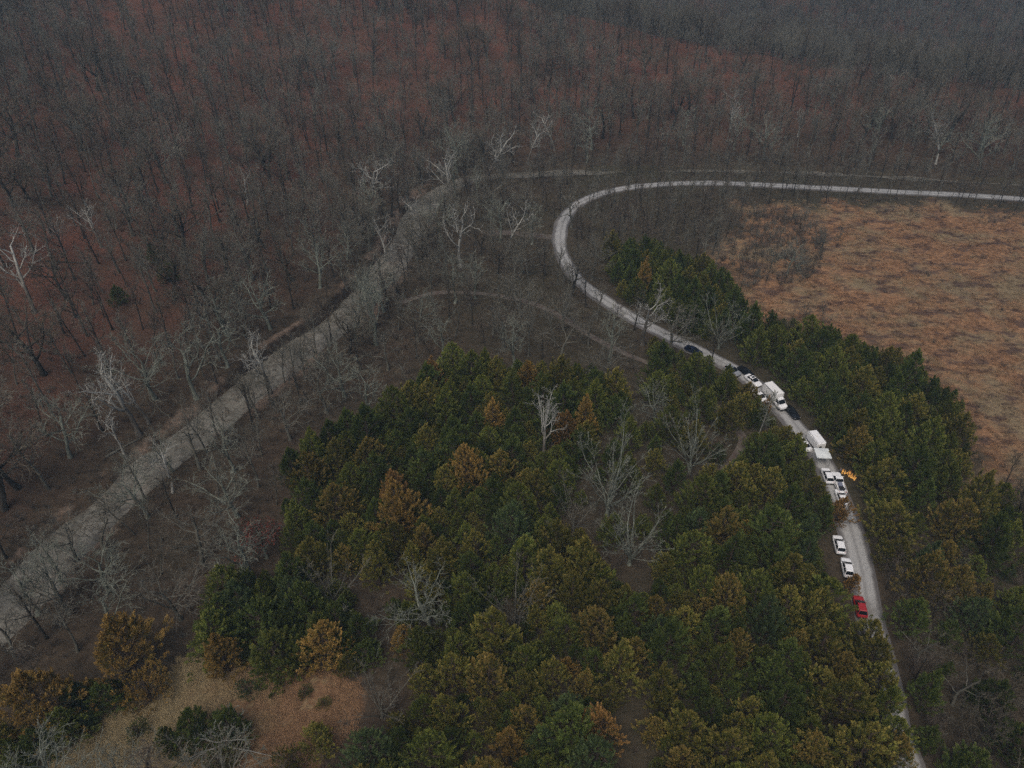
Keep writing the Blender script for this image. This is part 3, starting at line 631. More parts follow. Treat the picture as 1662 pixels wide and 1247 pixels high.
def person(pos, ang, label):
    o = bpy.data.objects.new('person', None); COL.objects.link(o); o.location = (*pos, gz(*pos)); o.rotation_euler = (0, 0, ang); tag(o, label, 'person')
    skin = flat('skin_tone', (.42, .27, .20), .6, .3); coat = flat('grey_coat', (.19, .19, .23), .85, .2); trou = flat('dark_trousers', (.05, .05, .06), .85, .2); hair = flat('brown_hair', (.05, .035, .025), .8, .2)
    def skel(name, V, E, Rd, mat, sub=2):
        me = bpy.data.meshes.new(name); me.from_pydata(V, E, []); ob = link(name, me, o, mat)
        md = ob.modifiers.new('skin', 'SKIN'); md.use_smooth_shade = True
        for i, sv in enumerate(me.skin_vertices[0].data): sv.radius = (Rd[i], Rd[i]) if not isinstance(Rd[i], tuple) else Rd[i]; sv.use_root = i == 0
        ss = ob.modifiers.new('sub', 'SUBSURF'); ss.levels = sub; ss.render_levels = sub; return ob
    V = [(0, 0, .95), (0, 0, 1.15), (0, 0, 1.36), (0, 0, 1.48), (.01, 0, 1.56), (.02, 0, 1.65), (.01, 0, 1.75)]; E = [(i, i + 1) for i in range(6)]; Rd = [.15, .145, .16, .06, .065, .10, .06]
    for s_ in (1, -1):
        b = len(V); V += [(0, s_ * .18, 1.42), (-.02, s_ * .25, 1.16), (.08, s_ * .22, .92), (.11, s_ * .22, .83)]; Rd += [.07, .05, .04, .035]; E += [(2, b), (b, b + 1), (b + 1, b + 2), (b + 2, b + 3)]
        for f in range(5):
            n = len(V); dx = (-.03 + f * .018); V += [(.12 + dx, s_ * (.22 + .005 * f), .77), (.125 + dx, s_ * (.21 + .005 * f), .735 - .006 * (2 - abs(f - 2)))]; Rd += [.010, .008]; E += [(b + 3, n), (n, n + 1)]
        b = len(V); V += [(0, s_ * .10, .86), (.02, s_ * .11, .48), (-.01, s_ * .12, .09), (.12, s_ * .13, .05)]; Rd += [.10, .065, .05, .04]; E += [(0, b), (b, b + 1), (b + 1, b + 2), (b + 2, b + 3)]
    skel('body', V, E, Rd, skin)
    V = [(0, 0, .82), (0, 0, 1.12), (0, 0, 1.36), (0, 0, 1.47)]; E = [(0, 1), (1, 2), (2, 3)]; Rd = [.19, .175, .185, .09]
    for s_ in (1, -1): b = len(V); V += [(0, s_ * .19, 1.42), (-.02, s_ * .25, 1.16), (.08, s_ * .22, .92)]; Rd += [.09, .068, .055]; E += [(2, b), (b, b + 1), (b + 1, b + 2)]
    skel('jacket', V, E, Rd, coat)
    V = [(0, 0, .90)]; E = []; Rd = [.165]
    for s_ in (1, -1): b = len(V); V += [(0, s_ * .10, .84), (.02, s_ * .11, .48), (-.01, s_ * .12, .10)]; Rd += [.115, .08, .065]; E += [(0, b), (b, b + 1), (b + 1, b + 2)]
    skel('trousers', V, E, Rd, trou)
    skel('hair', [(-.02, 0, 1.70), (-.02, 0, 1.765)], [(0, 1)], [.105, .06], hair)
    V, F = [], []
    for x, y, z, r in ((.11, .035, 1.66, .012), (.11, -.035, 1.66, .012), (.125, 0, 1.63, .016), (.105, 0, 1.59, .02)):
        n = len(V); V += [(x - r, y, z), (x + r, y, z), (x, y - r, z), (x, y + r, z), (x, y, z - r), (x, y, z + r)]; F += [tuple(n + i for i in f) for f in ((0, 2, 5), (2, 1, 5), (1, 3, 5), (3, 0, 5), (2, 0, 4), (1, 2, 4), (3, 1, 4), (0, 3, 4))]
    poly_mesh('face_features', V, F, skin, o)
    return o

def road_dir(p):
    i = int(np.argmin(np.hypot(*(ROAD - p).T))); i = min(max(i, 1), len(ROAD) - 2); t = ROAD[i + 1] - ROAD[i - 1]; return math.atan2(t[1], t[0])
AWAY, TOWARD = 0.0, math.pi       # nose up the road / nose towards the photographer
def spot(px, py, z=.8): return at(px, py, z)
LAND = []                          # landmarks: (phrase, x, y)
def mark(phrase, p): LAND.append((phrase, float(p[0]), float(p[1])))
def put(fn, name, label, cat, px, py, face, *a, z=.8, turn=0, lm=None):
    p = spot(px, py, z); o = fn(name, label, cat, (float(p[0]), float(p[1])), road_dir(p) + face + turn, *a)
    if lm: mark(lm, p)
    return o
put(suv, 'suv', 'red SUV parked alone by itself on the road edge, tail to the camera', 'suv', 1396, 985, AWAY, M['red_paint'], lm='red SUV')
put(suv, 'suv', 'white SUV with a fully visible hood, behind another white SUV on open gravel', 'suv', 1362, 884, AWAY, M['white_paint'], lm='upper white SUV')
put(suv, 'suv', 'white SUV with its tail behind a rust cedar, nearest white car to the red SUV', 'suv', 1375, 922, AWAY, M['white_paint'], lm='lower white SUV')
put(sedan, 'sedan', 'white car hidden under the orange cedar branches below the loaded pickup', 'car', 1366, 808, AWAY, M['white_paint'])
put(pickup, 'pickup_truck', 'white pickup truck with tan bed rails and loaded open bed, beside the fire', 'pickup truck', 1361, 783, AWAY, M['white_paint'], lm='loaded white pickup')
put(suv, 'suv', 'white SUV mostly covered by cedar boughs, left of the loaded pickup', 'suv', 1343, 772, AWAY, M['white_paint'])
put(box_trailer, 'box_trailer', 'boxy white trailer with a round dark spot on its rear doors, behind the canopy', 'trailer', 1325, 714, AWAY, z=1.6, lm='boxy white trailer')
put(sedan, 'sedan', 'white car peeking out of the cedars left of the boxy white trailer', 'car', 1304, 719, AWAY, M['white_paint'])
put(canopy, 'canopy_tent', 'square pale pop-up canopy on four thin legs, standing over the gravel road', 'canopy', 1335.5, 735, 0, z=2.55, turn=-.18, lm='pop-up canopy')
put(box_truck, 'box_truck', 'white box truck with a tall cargo box, cab facing down the road', 'truck', 1259, 643, TOWARD, z=1.8, lm='white box truck')
put(sedan, 'sedan', 'white car with its nose out of the cedars, alongside the box truck', 'car', 1234, 643, TOWARD, M['white_paint'])
put(sedan, 'sedan', 'white sedan with a dark sunroof and clear windscreen, facing the box truck tail', 'car', 1223, 617, TOWARD, M['white_paint'], True, lm='white sunroof sedan')
put(sedan, 'sedan', 'black car tucked close behind the white sunroof sedan', 'car', 1211, 603, TOWARD, M['black_paint'])
put(sedan, 'sedan', 'dark car in shade just ahead of the box truck cab', 'car', 1286, 668, TOWARD, M['black_paint'])
put(suv, 'suv', 'silver vehicle glimpsed through bare branches up the road from the sunroof sedan', 'suv', 1189, 601, TOWARD, M['silver_paint'])
put(sedan, 'sedan', 'dark navy car alone on pale gravel, farthest of the cars up the road', 'car', 1126, 568, TOWARD, M['navy_paint'], lm='lone navy car')
pb = spot(1362, 787, 1.0)
for dx, dy, sz, lab in ((.0, -.3, (.55, .40, .45), 'blue grey storage tub lying in the pickup bed nearest its cab'), (-.9, -1.5, (.5, .45, .4), 'blue grey storage tub lying in the pickup bed near the tailgate')):
    an = road_dir(pb); c, s_ = math.cos(an), math.sin(an); lx = -1.0 if dx == 0 else -2.2
    q = spot(1361, 783, .8); X, Y = q[0] + c * lx, q[1] + s_ * lx
    r_ = bpy.data.objects.new('storage_tub', None); COL.objects.link(r_); r_.location = (X, Y, gz(X, Y) + .13 + .722); r_.rotation_euler = (0, 0, an); tag(r_, lab, 'tub', 'storage tubs in the pickup bed')
    box('tub', -sz[0], sz[0], -sz[1], sz[1], 0, sz[2], M['blue_grey'], r_, .04); box('lid', -sz[0] - .03, sz[0] + .03, -sz[1] - .03, sz[1] + .03, sz[2] + .002, sz[2] + .06, M['dark_plastic'] if dx else M['blue_grey'], r_, .02)
bonfire(tuple(at(1378, 773))); mark('orange fire', at(1378, 773))
person(tuple(at(1362, 769)), 2.2, 'person in a grey jacket standing between the pickup and the fire')
# ------------------------------------------------------------------ planting
NP = lambda L: [np.asarray(v) for v in L]
TALL = []                                     # everything planted: (x, y, radius)
def make_tree(name, meshes, x, y, rot, sc, label=None, cat=None, group=None, mats=None, tilt=0):
    o = bpy.data.objects.new(name, None); COL.objects.link(o); o.location = (x, y, gz(x, y) - .05); o.rotation_euler = (tilt, 0, rot); o.scale = sc if isinstance(sc, tuple) else (sc, sc, sc)
    for me, nm in zip(meshes, ('trunk', 'crown', 'leaves')):
        if me is None: continue
        c = bpy.data.objects.new(nm, me); COL.objects.link(c); c.parent = o
        if mats and mats.get(nm): c.material_slots[0].link = 'OBJECT'; c.material_slots[0].material = mats[nm]
    tag(o, label, cat, group); return o
creek_d = lambda X, Y: terrain(X, Y, True)[1:3]
# ---- notable pale trees: photo pixel of the foot, height in metres, shape, label
NOTE = [
    ((58, 512), 17, 'sycamore0', 'big white-limbed tree with drooping side limbs on the dark slope, tallest white tree there', 'tall white slope tree'),
    ((108, 415), 9, 'snag0', 'small forked white tree just upslope from the tall white slope tree', None),
    ((165, 402), 11, 'sycamore1', 'slim pale tree with knotted upper limbs on the red leafy slope', None),
    ((402, 336), 9, 'snag1', 'lone pale dead trunk with stubby limbs high on the red leafy slope', 'pale stubby trunk'),
    ((600, 348), 18, 'sycamore2', 'white tree with a broad candelabra crown beyond the head of the creek', 'white candelabra tree'),
    ((748, 436), 17, 'snag0', 'brightest white tree with twin stems, on the flat between creek and road bend', 'twin-stemmed white tree'),
    ((824, 408), 12, 'snag1', 'pale tree forking into a wide Y near the spur track', 'Y-forked pale tree'),
    ((690, 388), 12, 'sycamore0', 'pale crooked tree right on the creek edge with curled-up lower limbs', 'crooked creek-edge tree'),
    ((735, 335), 16, 'sycamore1', 'tall thin pale tree behind the twin-stemmed white tree', None),
    ((788, 300), 16, 'sycamore2', 'tall pale tree with an airy crown straight above the Y-forked pale tree', None),
    ((856, 268), 13, 'sycamore0', 'slender pale tree on the far side of the creek near the road bend', None),
    ((625, 432), 13, 'snag0', 'pale leaning tree with two bare arms over the red far bank', None),
    ((1518, 268), 14, 'snag1', 'lone white dead tree with upswept limbs above the far road', 'lone white dead tree'),
    ((1180, 232), 13, 'sycamore1', 'yellowish tree on the hillside above the far road', 'yellowish hillside tree'),
    ((1294, 225), 9, 'snag0', 'short white pole trunk on the hillside above the far road', None),
    ((1190, 190), 11, 'snag1', 'leaning white pole trunk uphill of the yellowish tree', None),
    ((226, 706), 18, 'sycamore1', 'tall two-armed white tree standing on the near dark bank of the creek', 'two-armed bank tree'),
    ((243, 690), 12, 'sycamore0', 'shorter white tree close beside the two-armed bank tree', None),
    ((204, 742), 10, 'snag0', 'pale tree leaning out over the gravel bar', None),
    ((440, 640), 14, 'sycamore1', 'grey-white tree with spreading top at the cut bank', None),
    ((370, 600), 13, 'gnarled1', 'lichen-grey gnarled tree on the far bank under the dark slope', None),
    ((520, 470), 14, 'spreading2', 'pale brown spreading tree halfway up the far bank', None),
    ((612, 560), 15, 'gnarled1', 'gnarled lichen-grey tree reaching over the creek water', 'gnarled creek tree'),
    ((1042, 560), 15, 'sycamore0', 'white twisting tree beside the road near the golden cedar', 'white roadside tree'),
    ((1166, 566), 13, 'vase0', 'pale fan-shaped tree against the dark cedars on the road edge', 'pale fan tree'),
    ((882, 745), 13, 'sycamore1', 'white-limbed tree poking out of the middle of the cedar stand', 'white tree in the cedars'),
    ((985, 835), 17, 'vase0', 'largest pale vase-shaped bare tree in the middle of the cedars', 'large vase-shaped tree'),
    ((1022, 915), 15, 'vase0', 'leaning pale vase-shaped tree in front of the largest vase-shaped tree', 'leaning vase tree'),
    ((930, 862), 11, 'vase1', 'smaller pale vase-shaped tree left of the largest one', None),
    ((1118, 770), 14, 'vase0', 'pale vase-shaped tree between the cedars and the old track', 'track-side vase tree'),
    ((700, 1025), 12, 'spreading2', 'pale round-crowned bare tree in a dark gap among the cedars', 'round pale tree'),
    ((835, 1015), 12, 'vase1', 'grey bare tree with arching stems right of the round pale tree', 'arching grey tree'),
    ((405, 940), 13, 'gnarled1', 'huge old tree with long level lichen-white limbs beside the red-leaved oak', 'long-limbed old tree'),
    ((1231, 706), 12, 'snag0', 'pair of pale leaning stems below the box truck', 'pale leaning stems'),
    ((1278, 446), 9, 'spreading2', 'low pale spreading tree in the thicket at the field edge', 'pale thicket tree'),
    ((1330, 412), 8, 'spreading1', 'grey small tree standing at the grassy end of the thicket', None),
    ((1358, 403), 6, 'sapling0', 'thin dark sapling leaning alone into the orange field', 'lone dark sapling'),
    ((832, 600), 12, 'gnarled1', 'gnarled pale tree just behind the cedar stand top edge', None),
    ((530, 670), 12, 'gnarled0', 'grey gnarled tree with a flat crown near the creek bend', 'flat-crowned gnarled tree'),
    ((600, 680), 12, 'gnarled1', 'lichen-pale tree with writhing limbs, nearest bare giant to the cedars', None),
    ((280, 800), 9, 'snag1', 'bone-white leaning trunk on the near creek edge', 'bone-white creek trunk'),
    ((900, 245), 12, 'sycamore2', 'pale thin tree rising from the far creek bank above the road bend', None),
    ((990, 590), 12, 'gnarled1', 'mossy grey tree with tangled limbs beside the old track', None),
    ((545, 985), 11, 'vase1', 'thin fan-shaped bare tree among dark cedars near the red-leaved oak', None),
    ((620, 1165), 10, 'vase1', 'fan-shaped bare tree at the right edge of the orange grass clearing', 'clearing-edge fan tree'),
]
for (px, py), H, key, lab, lm in NOTE:
    x, y = hit(px, py) if py < 700 else at(px, py)
    me = BARE[key]; h0 = max(v.co.z for v in me[1].vertices)
    H *= 1.3
    if 'leaning stems' in lab: key = 'sapling0'; me = BARE[key]; h0 = 7.5
    make_tree('pale_tree' if key[:4] in ('syca', 'snag', 'vase') or 'pale' in lab else 'bare_tree', me, x, y, rng.random() * 6.28, H / h0, lab, 'tree', 'pale trees standing out of the wood', {'trunk': M['bark_bone'], 'crown': M['twig_lichen']} if 'leaning stems' in lab else None)
    TALL.append((x, y, 2.2))
    if lm: mark(lm, (x, y))
x, y = at(432, 905); make_tree('oak_tree', BARE['oak0'], x, y, 1.0, 1.0, 'bare-limbed oak still holding clumps of red leaves', 'tree', None); mark('red-leaved oak', (x, y)); TALL.append((x, y, 4))
x, y = at(368, 1215); make_tree('dead_tree', BARE['dead0'], x, y, .4, 1.35, 'bleached dead tree spreading flat over the round bushy cedar in the clearing', 'tree', None); mark('bleached dead tree', (x, y)); TALL.append((x, y, 2))
for ph, px, py in (('road bend', 915, 385), ('spur track', 850, 380), ('old track', 1190, 690), ('orange field', 1450, 470), ('grass clearing', 420, 1130), ('straw patch', 200, 1220), ('creek gravel bar', 130, 850), ('wide creek pool', 330, 690),
                   ('lower road gap', 1475, 1190), ('red soil gap', 1020, 1180), ('field corner', 1580, 760), ('upper creek reach', 650, 410), ('middle creek reach', 500, 560), ('creek mouth corner', 50, 960), ('far straight road', 1400, 308)):
    mark(ph, at(px, py))

for k, (px, py, L, an, lab) in enumerate([(275, 378, 8, .25, 'dark fallen log lying across the red leafy slope, below the lone pale stubby trunk'), (115, 432, 11, .35, 'long dark fallen trunk behind the tall white slope tree'), (205, 728, 9, .9, 'fallen log on the far edge of the gravel bar'),
                                       (1330, 178, 12, -.5, 'dark fallen trunk on the hillside above the far road'), (690, 300, 8, .1, 'fallen dark trunk by the head of the creek'), (505, 548, 7, .6, 'dark log along the foot of the cut bank')]):
    x, y = hit(px, py); b = MB(); r0 = .28; pts = []
    for i in range(6):
        t = i / 5; X_, Y_ = x + (t - .5) * L * math.cos(an), y + (t - .5) * L * math.sin(an); pts.append((X_ - x, Y_ - y, gz(X_, Y_) - gz(x, y) + .18 + .05 * math.sin(5 * t)))
    b.tube(pts, [r0, r0 * .95, r0 * .8, r0 * .65, r0 * .5, r0 * .2], 7)
    for i in (2, 3, 4): b.tube([pts[i], (pts[i][0] + .5 * math.cos(an + 1), pts[i][1] + .9 * math.sin(an + 1), pts[i][2] + 1.0), (pts[i][0] + 1.2 * math.cos(an + .8), pts[i][1] + 1.6 * math.sin(an + .8), pts[i][2] + 1.4)], [.10, .07, .03], 4)
    o = link('fallen_log', mesh_from('fallen_log', b.V, b.F), None, M['bark_dark' if k != 2 else 'bark_grey']); o.location = (x, y, gz(x, y)); tag(o, lab, 'log', 'fallen logs')
# ---- cedars. hand-set ones first: crown centre in the photo, height, tone, shape
CED = [
    (65, 1140, 11, 'golden-orange', 2, 'wide golden-orange cedar at the far left of the clearing', 'wide golden cedar'), (205, 1058, 12, 'golden-orange', 0, 'tall golden-orange cedar between the creek trees and the straw patch', 'tall golden cedar'),
    (240, 1122, 5.5, 'golden-orange', 6, 'small round golden cedar at the foot of the tall golden cedar', None), (360, 1058, 10, 'golden-orange', 3, 'narrow golden cedar at the head of the grass clearing', 'narrow golden cedar'),
    (522, 1048, 9.3, 'golden-orange', 0, 'golden clumped cedar at the upper right of the grass clearing', 'clumped golden cedar'), (312, 1178, 8.2, 'deep green', 2, 'round bushy dark cedar under the bleached dead tree', 'round bushy cedar'),
    (372, 1180, 6.4, 'deep green', 2, 'low dark bush right beneath the bleached dead tree limbs', None), (268, 1200, 5.4, 'mid green', 0, 'low green bush left of the round bushy cedar', None), (225, 1186, 2.6, 'deep green', 6, 'lone small dark bush on the straw patch', None),
    (400, 1118, 2.6, 'blue-green', 6, 'small blue-green bush behind the bleached dead tree', None), (495, 1122, 2.0, 'deep green', 6, 'tiny dark bush in the orange grass', None), (525, 1142, 1.9, 'mid green', 6, 'tiny green bush at the right of the orange grass', None),
    (358, 1240, 3.6, 'mid green', 6, 'green bush at the bottom edge below the bleached dead tree', None), (515, 1195, 6.5, 'olive', 0, 'olive cedar closing the right side of the grass clearing', 'olive clearing cedar'), (480, 1240, 4.5, 'olive', 6, 'low olive cedar at the bottom of the grass clearing', None),
    (648, 828, 11.5, 'golden-orange', 7, 'largest golden-brown cedar in the middle of the stand', 'largest golden cedar'), (640, 800, 9.5, 'rusty orange', 0, 'rust-topped cedar directly behind the largest golden cedar', None), (545, 815, 10.5, 'bronze-tipped', 4, 'broad bronze-tipped cedar near the left edge of the stand', 'broad bronze cedar'),
    (500, 762, 10, 'bronze-tipped', 5, 'bronze cedar at the upper left corner of the stand', 'corner bronze cedar'), (598, 738, 9, 'bronze-tipped', 0, 'bronze cedar with a pointed rusty top on the stand edge', None), (758, 768, 9.5, 'golden-orange', 2, 'golden cedar with a broad clumped crown above the stand centre', 'broad golden cedar'),
    (815, 758, 8.5, 'bronze-tipped', 0, 'bronze cedar beside the broad golden cedar', None), (612, 920, 9, 'olive', 1, 'olive-gold cedar alone in front of the largest golden cedar', None), (915, 695, 9, 'rusty orange', 0, 'rust-brown cedar next to the white tree in the cedars', 'rust-brown cedar'),
    (948, 680, 9, 'golden-orange', 3, 'slim golden cedar right of the rust-brown cedar', None), (702, 605, 8.5, 'rusty orange', 3, 'rust-orange cedar at the top left tip of the stand', 'top-left rust cedar'), (762, 598, 10, 'mid green', 4, 'plain green cedar at the very top of the stand', None),
    (860, 608, 8, 'golden-orange', 1, 'golden cedar along the top edge of the stand', 'top-edge golden cedar'), (800, 672, 8, 'golden-orange', 3, 'narrow golden cedar behind the pale pink brush', None), (830, 738, 11, 'deep green', 7, 'large plain green cedar near the stand centre', 'large green cedar'),
    (1045, 455, 9, 'golden-orange', 3, 'golden cedar alone among dark cedars on the road bend', 'golden roadside cedar'), (1020, 405, 8, 'deep green', 0, 'dark cedar furthest up inside the road bend', None), (1020, 452, 7.5, 'deep green', 1, 'dark green cedar left of the golden roadside cedar', None),
    (1090, 440, 7.5, 'blue-green', 4, 'dull blue-green cedar behind the golden roadside cedar', None), (1100, 480, 9, 'deep green', 0, 'dark green cedar right of the golden roadside cedar', None), (1126, 512, 9, 'deep green', 2, 'dark cedar nearest the road below the golden roadside cedar', None),
    (1168, 462, 8, 'deep green', 3, 'dark pointed cedar against the orange field', None), (1140, 470, 7, 'olive', 5, 'small olive cedar before the dark pointed one', None), (1190, 490, 7.5, 'deep green', 1, 'dark cedar at the corner of the orange field', None),
    (1068, 415, 7, 'mid green', 1, 'mid green cedar inside the road bend by the brush', None),
    (1368, 828, 6.6, 'rusty orange', 5, 'rusty orange cedar overhanging the road below the loaded pickup', 'overhanging orange cedar'), (1386, 944, 4.4, 'rusty orange', 0, 'rust-tinted cedar leaning over the road between white SUVs and the red SUV', 'rust road cedar'),
    (1290, 730, 8, 'mid green', 1, 'green cedar with its crown over the white car left of the trailer', None), (1322, 792, 6.5, 'olive', 0, 'olive cedar overlapping the white SUV left of the loaded pickup', None), (1180, 612, 6.5, 'mid green', 0, 'mid green cedar below the half-hidden silver vehicle', None),
    (1336, 832, 7, 'deep green', 0, 'dark green cedar left of the overhanging orange cedar', None), (1245, 655, 4.5, 'rusty orange', 3, 'small rust-brown cedar in front of the box truck', 'small rust cedar by the truck'), (1215, 640, 7, 'bronze-tipped', 0, 'bronze cedar beside the white sunroof sedan', None),
    (1115, 1180, 9.5, 'olive', 7, 'tall yellow-olive cedar near the red soil gap', 'yellow-olive cedar'), (1175, 850, 10, 'bronze-tipped', 0, 'bronze-topped cedar right of the leaning vase tree', None), (790, 1100, 9, 'bronze-tipped', 5, 'bronze cedar in the lower middle of the stand', 'lower bronze cedar'),
    (968, 1020, 9, 'bronze-tipped', 2, 'bronze-olive cedar above the red soil gap', None), (718, 915, 8.5, 'olive', 1, 'olive cedar behind the round pale tree', None), (870, 965, 8, 'bronze-tipped', 5, 'bronze cedar behind the arching grey tree', None),
    (1500, 940, 9, 'bronze-tipped', 0, 'bronze cedar in the dark brush across the road', 'bronze cedar across the road'), (1555, 850, 9.5, 'bronze-tipped', 2, 'broad bronze cedar below the field corner', None), (1610, 880, 10, 'deep green', 0, 'dark cedar at the right edge below the field corner', None),
    (262, 452, 6, 'deep green', 1, 'small dark cedar lost among bare trunks on the dark slope', None), (205, 520, 5.5, 'deep green', 0, 'low dark cedar at the shaded foot of the dark slope', None), (282, 480, 5, 'deep green', 6, 'dark evergreen bush on the lower dark slope', None),
    (1440, 770, 10, 'olive', 5, 'olive cedar on the road side of the field corner', None), (1390, 720, 9, 'bronze-tipped', 1, 'bronze cedar right across from the pop-up canopy', None),
]
STANDS = [   # crown-centre polygons in the photo, spacing, tone weights (deep, mid, blue, olive, bronze, gold, rust)
    ('central stand', [(470, 735), (560, 690), (640, 665), (690, 600), (760, 580), (860, 592), (960, 605), (1040, 650), (980, 680), (945, 740), (900, 790), (930, 850), (1000, 940), (1045, 960), (1048, 1040), (1000, 1110), (975, 1247), (975, 1330), (560, 1330), (600, 1200), (690, 1120), (650, 1060), (640, 985), (690, 960), (600, 905), (560, 900), (480, 905), (465, 820)], 5.8, (4, 5, .8, 3.6, 1.7, .25, .15)),
    ('creek-side stand', [(345, 960), (480, 930), (560, 960), (600, 1040), (560, 1090), (500, 1075), (420, 1075), (345, 1040)], 4.4, (5, 4, 1, 1, 0, 0, 0)),
    ('road-side stand', [(1190, 730), (1290, 690), (1312, 745), (1318, 800), (1325, 880), (1340, 950), (1365, 1020), (1405, 1060), (1428, 1130), (1448, 1247), (1452, 1340), (1050, 1340), (1060, 1200), (1075, 1100), (1055, 1000), (1070, 920), (1090, 850), (1150, 800)], 5.8, (4, 4.5, .6, 3.8, 1.7, .2, .1)),
    ('field-side stand', [(1195, 530), (1250, 520), (1320, 535), (1400, 562), (1480, 585), (1560, 660), (1572, 740), (1530, 800), (1420, 830), (1400, 740), (1345, 680), (1290, 625), (1235, 580)], 6.2, (2.5, 3, .5, 4.5, 3.8, .2, .15)),
    ('shaded roadside brush', [(1400, 850), (1520, 830), (1640, 800), (1720, 820), (1720, 1100), (1600, 1040), (1480, 1000), (1430, 930)], 8.0, (4, 3, 1, 3, 1.5, 0, 0)),
    ('lower right brush', [(1470, 1020), (1600, 1040), (1720, 1100), (1720, 1330), (1520, 1330)], 11.0, (5, 2, 2, 1, 0, 0, 0)),
    ('bottom left corner', [(110, 1125), (185, 1110), (215, 1150), (150, 1205), (60, 1235), (-60, 1240), (-60, 1185), (95, 1190)], 4.6, (5, 3, 1, .5, 0, 0, 0)),
    ('vase tree gap', [(930, 730), (1060, 670), (1170, 720), (1140, 820), (1080, 900), (1000, 930), (930, 860)], 9.0, (5, 4, 1, 2, 1, 0, 0)),
    ('upper roadside cedars', [(990, 395), (1080, 400), (1190, 455), (1210, 520), (1150, 530), (1090, 510), (1010, 470)], 6.4, (5, 3, 1, 1, .3, 0, 0)),
    ('track-side cedars', [(1060, 560), (1150, 590), (1200, 640), (1260, 680), (1200, 700), (1120, 650), (1060, 640)], 6.0, (4, 3, 1, 1, .5, 0, .2)),
]
names = list(TONES)
cedars = []
VEH = [tuple(at(u, v)) for u, v in ((1396, 985), (1364, 887), (1374, 919), (1361, 783), (1325, 714), (1336, 740), (1259, 643), (1223, 617), (1126, 568), (1378, 773), (1362, 769), (1385, 860), (1312, 745))]
for px, py, H, tone, pr, lab, lm in CED:
    H *= 1.0 if pr == 6 else 1.12; p = at(px, py, H * .5); cedars.append(dict(x=p[0], y=p[1], H=H, tone=tone, pr=pr, label=lab)); TALL.append((p[0], p[1], H * .26))
    if lm: mark(lm, p)
RS = resample(ROAD[:120], .5); ru, rv, _ = to_px(RS[:, 0], RS[:, 1], np.zeros(len(RS))); nxt = 0
for i in range(2, len(RS) - 2):
    if not (1052 < rv[i] < 1262): continue
    nxt -= .5
    if nxt > 0: continue
    t = RS[i + 1] - RS[i - 1]; t /= np.linalg.norm(t); off = rng.uniform(2.7, 3.4); p = RS[i] + np.array([-t[1], t[0]]) * off; H = rng.uniform(8, 11); nxt = rng.uniform(2.8, 4.0)
    cedars.append(dict(x=p[0], y=p[1], H=H, tone=['olive', 'mid green', 'bronze-tipped', 'deep green'][i % 4], pr=int(rng.choice([0, 2, 4, 7])), label=None)); TALL.append((p[0], p[1], H * .24))
for nm, poly, dm, wts in STANDS:
    W = np.array([at(x, y, 5) for x, y in poly]); lo, hi = W.min(0), W.max(0); got = []
    wts = np.array(wts, float) / sum(wts)
    CA = lo + rng.random((9000, 2)) * (hi - lo); CA = CA[in_poly(W, CA[:, 0], CA[:, 1])]
    cx_, cy_ = CA[:, 0], CA[:, 1]
    CA = CA[(line_dist(ROAD, cx_, cy_)[0] > np.where(cy_ < at(1430, 1020)[1], 2.5, 4.7)) & (line_dist(TRACK, cx_, cy_)[0] > 2.6) & ~in_poly(CLEAR, cx_, cy_) & ~in_poly(GAP, cx_, cy_) & (~in_poly(FIELD, cx_, cy_) | (nm == 'field-side stand'))]
    for p in CA:
        H = float(np.clip(rng.normal(9.6, 1.7), 5.0, 13))
        if rng.random() < .18: H *= .62
        if nm == 'bottom left corner': H *= .7
        r_ = .22 * H
        if any((p[0] - a) ** 2 + (p[1] - b) ** 2 < max(dm * .55, (dm / 2.0) * (.45 + H / 17) + r * .55) ** 2 for a, b, r in TALL): continue
        # keep the photographed line of sight to the vehicles open
        if any(-1.5 < b - p[1] < 8 and abs(a - p[0] * (b / p[1])) < (1.4 + .33 * H if i < 3 else 3.0) for i, (a, b) in enumerate(VEH)): continue
        cl = vnoise(p[0], p[1], 14); k = int(rng.choice(7, p=wts))
        cedars.append(dict(x=p[0], y=p[1], H=H, tone=names[k], pr=int(rng.choice([0, 1, 2, 4, 5, 7, 3])), label=None)); TALL.append((p[0], p[1], H * .24))
for c in cedars:
    u, v, dep = to_px(c['x'], c['y'], gz(c['x'], c['y']) + c['H'] * .5); c['px'], c['py'], c['dep'] = float(u), float(v), float(dep)
cedars_in = [c for c in cedars if c['label'] or (-30 < c['px'] < PW + 30 and -20 < c['py'] < PH + 50)]
small = []
cellS = {}
for a, b, r in TALL: cellS.setdefault((int(a // 6), int(b // 6)), []).append((a, b))
for nm, poly, dm, _w in STANDS:
    if dm > 7.4: continue
    W = np.array([at(x, y, 2) for x, y in poly]); lo, hi = W.min(0), W.max(0); CA = lo + rng.random((5000, 2)) * (hi - lo); CA = CA[in_poly(W, CA[:, 0], CA[:, 1])]; a_, b_ = CA[:, 0], CA[:, 1]
    CA = CA[(line_dist(ROAD, a_, b_)[0] > 4.6) & (line_dist(TRACK, a_, b_)[0] > 2.2) & ~in_poly(CLEAR, a_, b_) & ~in_poly(GAP, a_, b_)]
    for a, b in CA:
        if any((a - e) ** 2 + (b - f) ** 2 < 2.3 ** 2 for p in (-1, 0, 1) for q in (-1, 0, 1) for e, f in cellS.get((int(a // 6) + p, int(b // 6) + q), ())): continue
        if any(0 < vb - b < 5 and abs(va - a * (vb / b)) < 2.6 for va, vb in VEH): continue
        cellS.setdefault((int(a // 6), int(b // 6)), []).append((a, b)); small.append(dict(x=a, y=b, H=rng.uniform(3.0, 5.6)))
cedars_in.sort(key=lambda c: (c['label'] is None, c['dep'])); extra = cedars_in[296:] + small; cedars_in = cedars_in[:296]
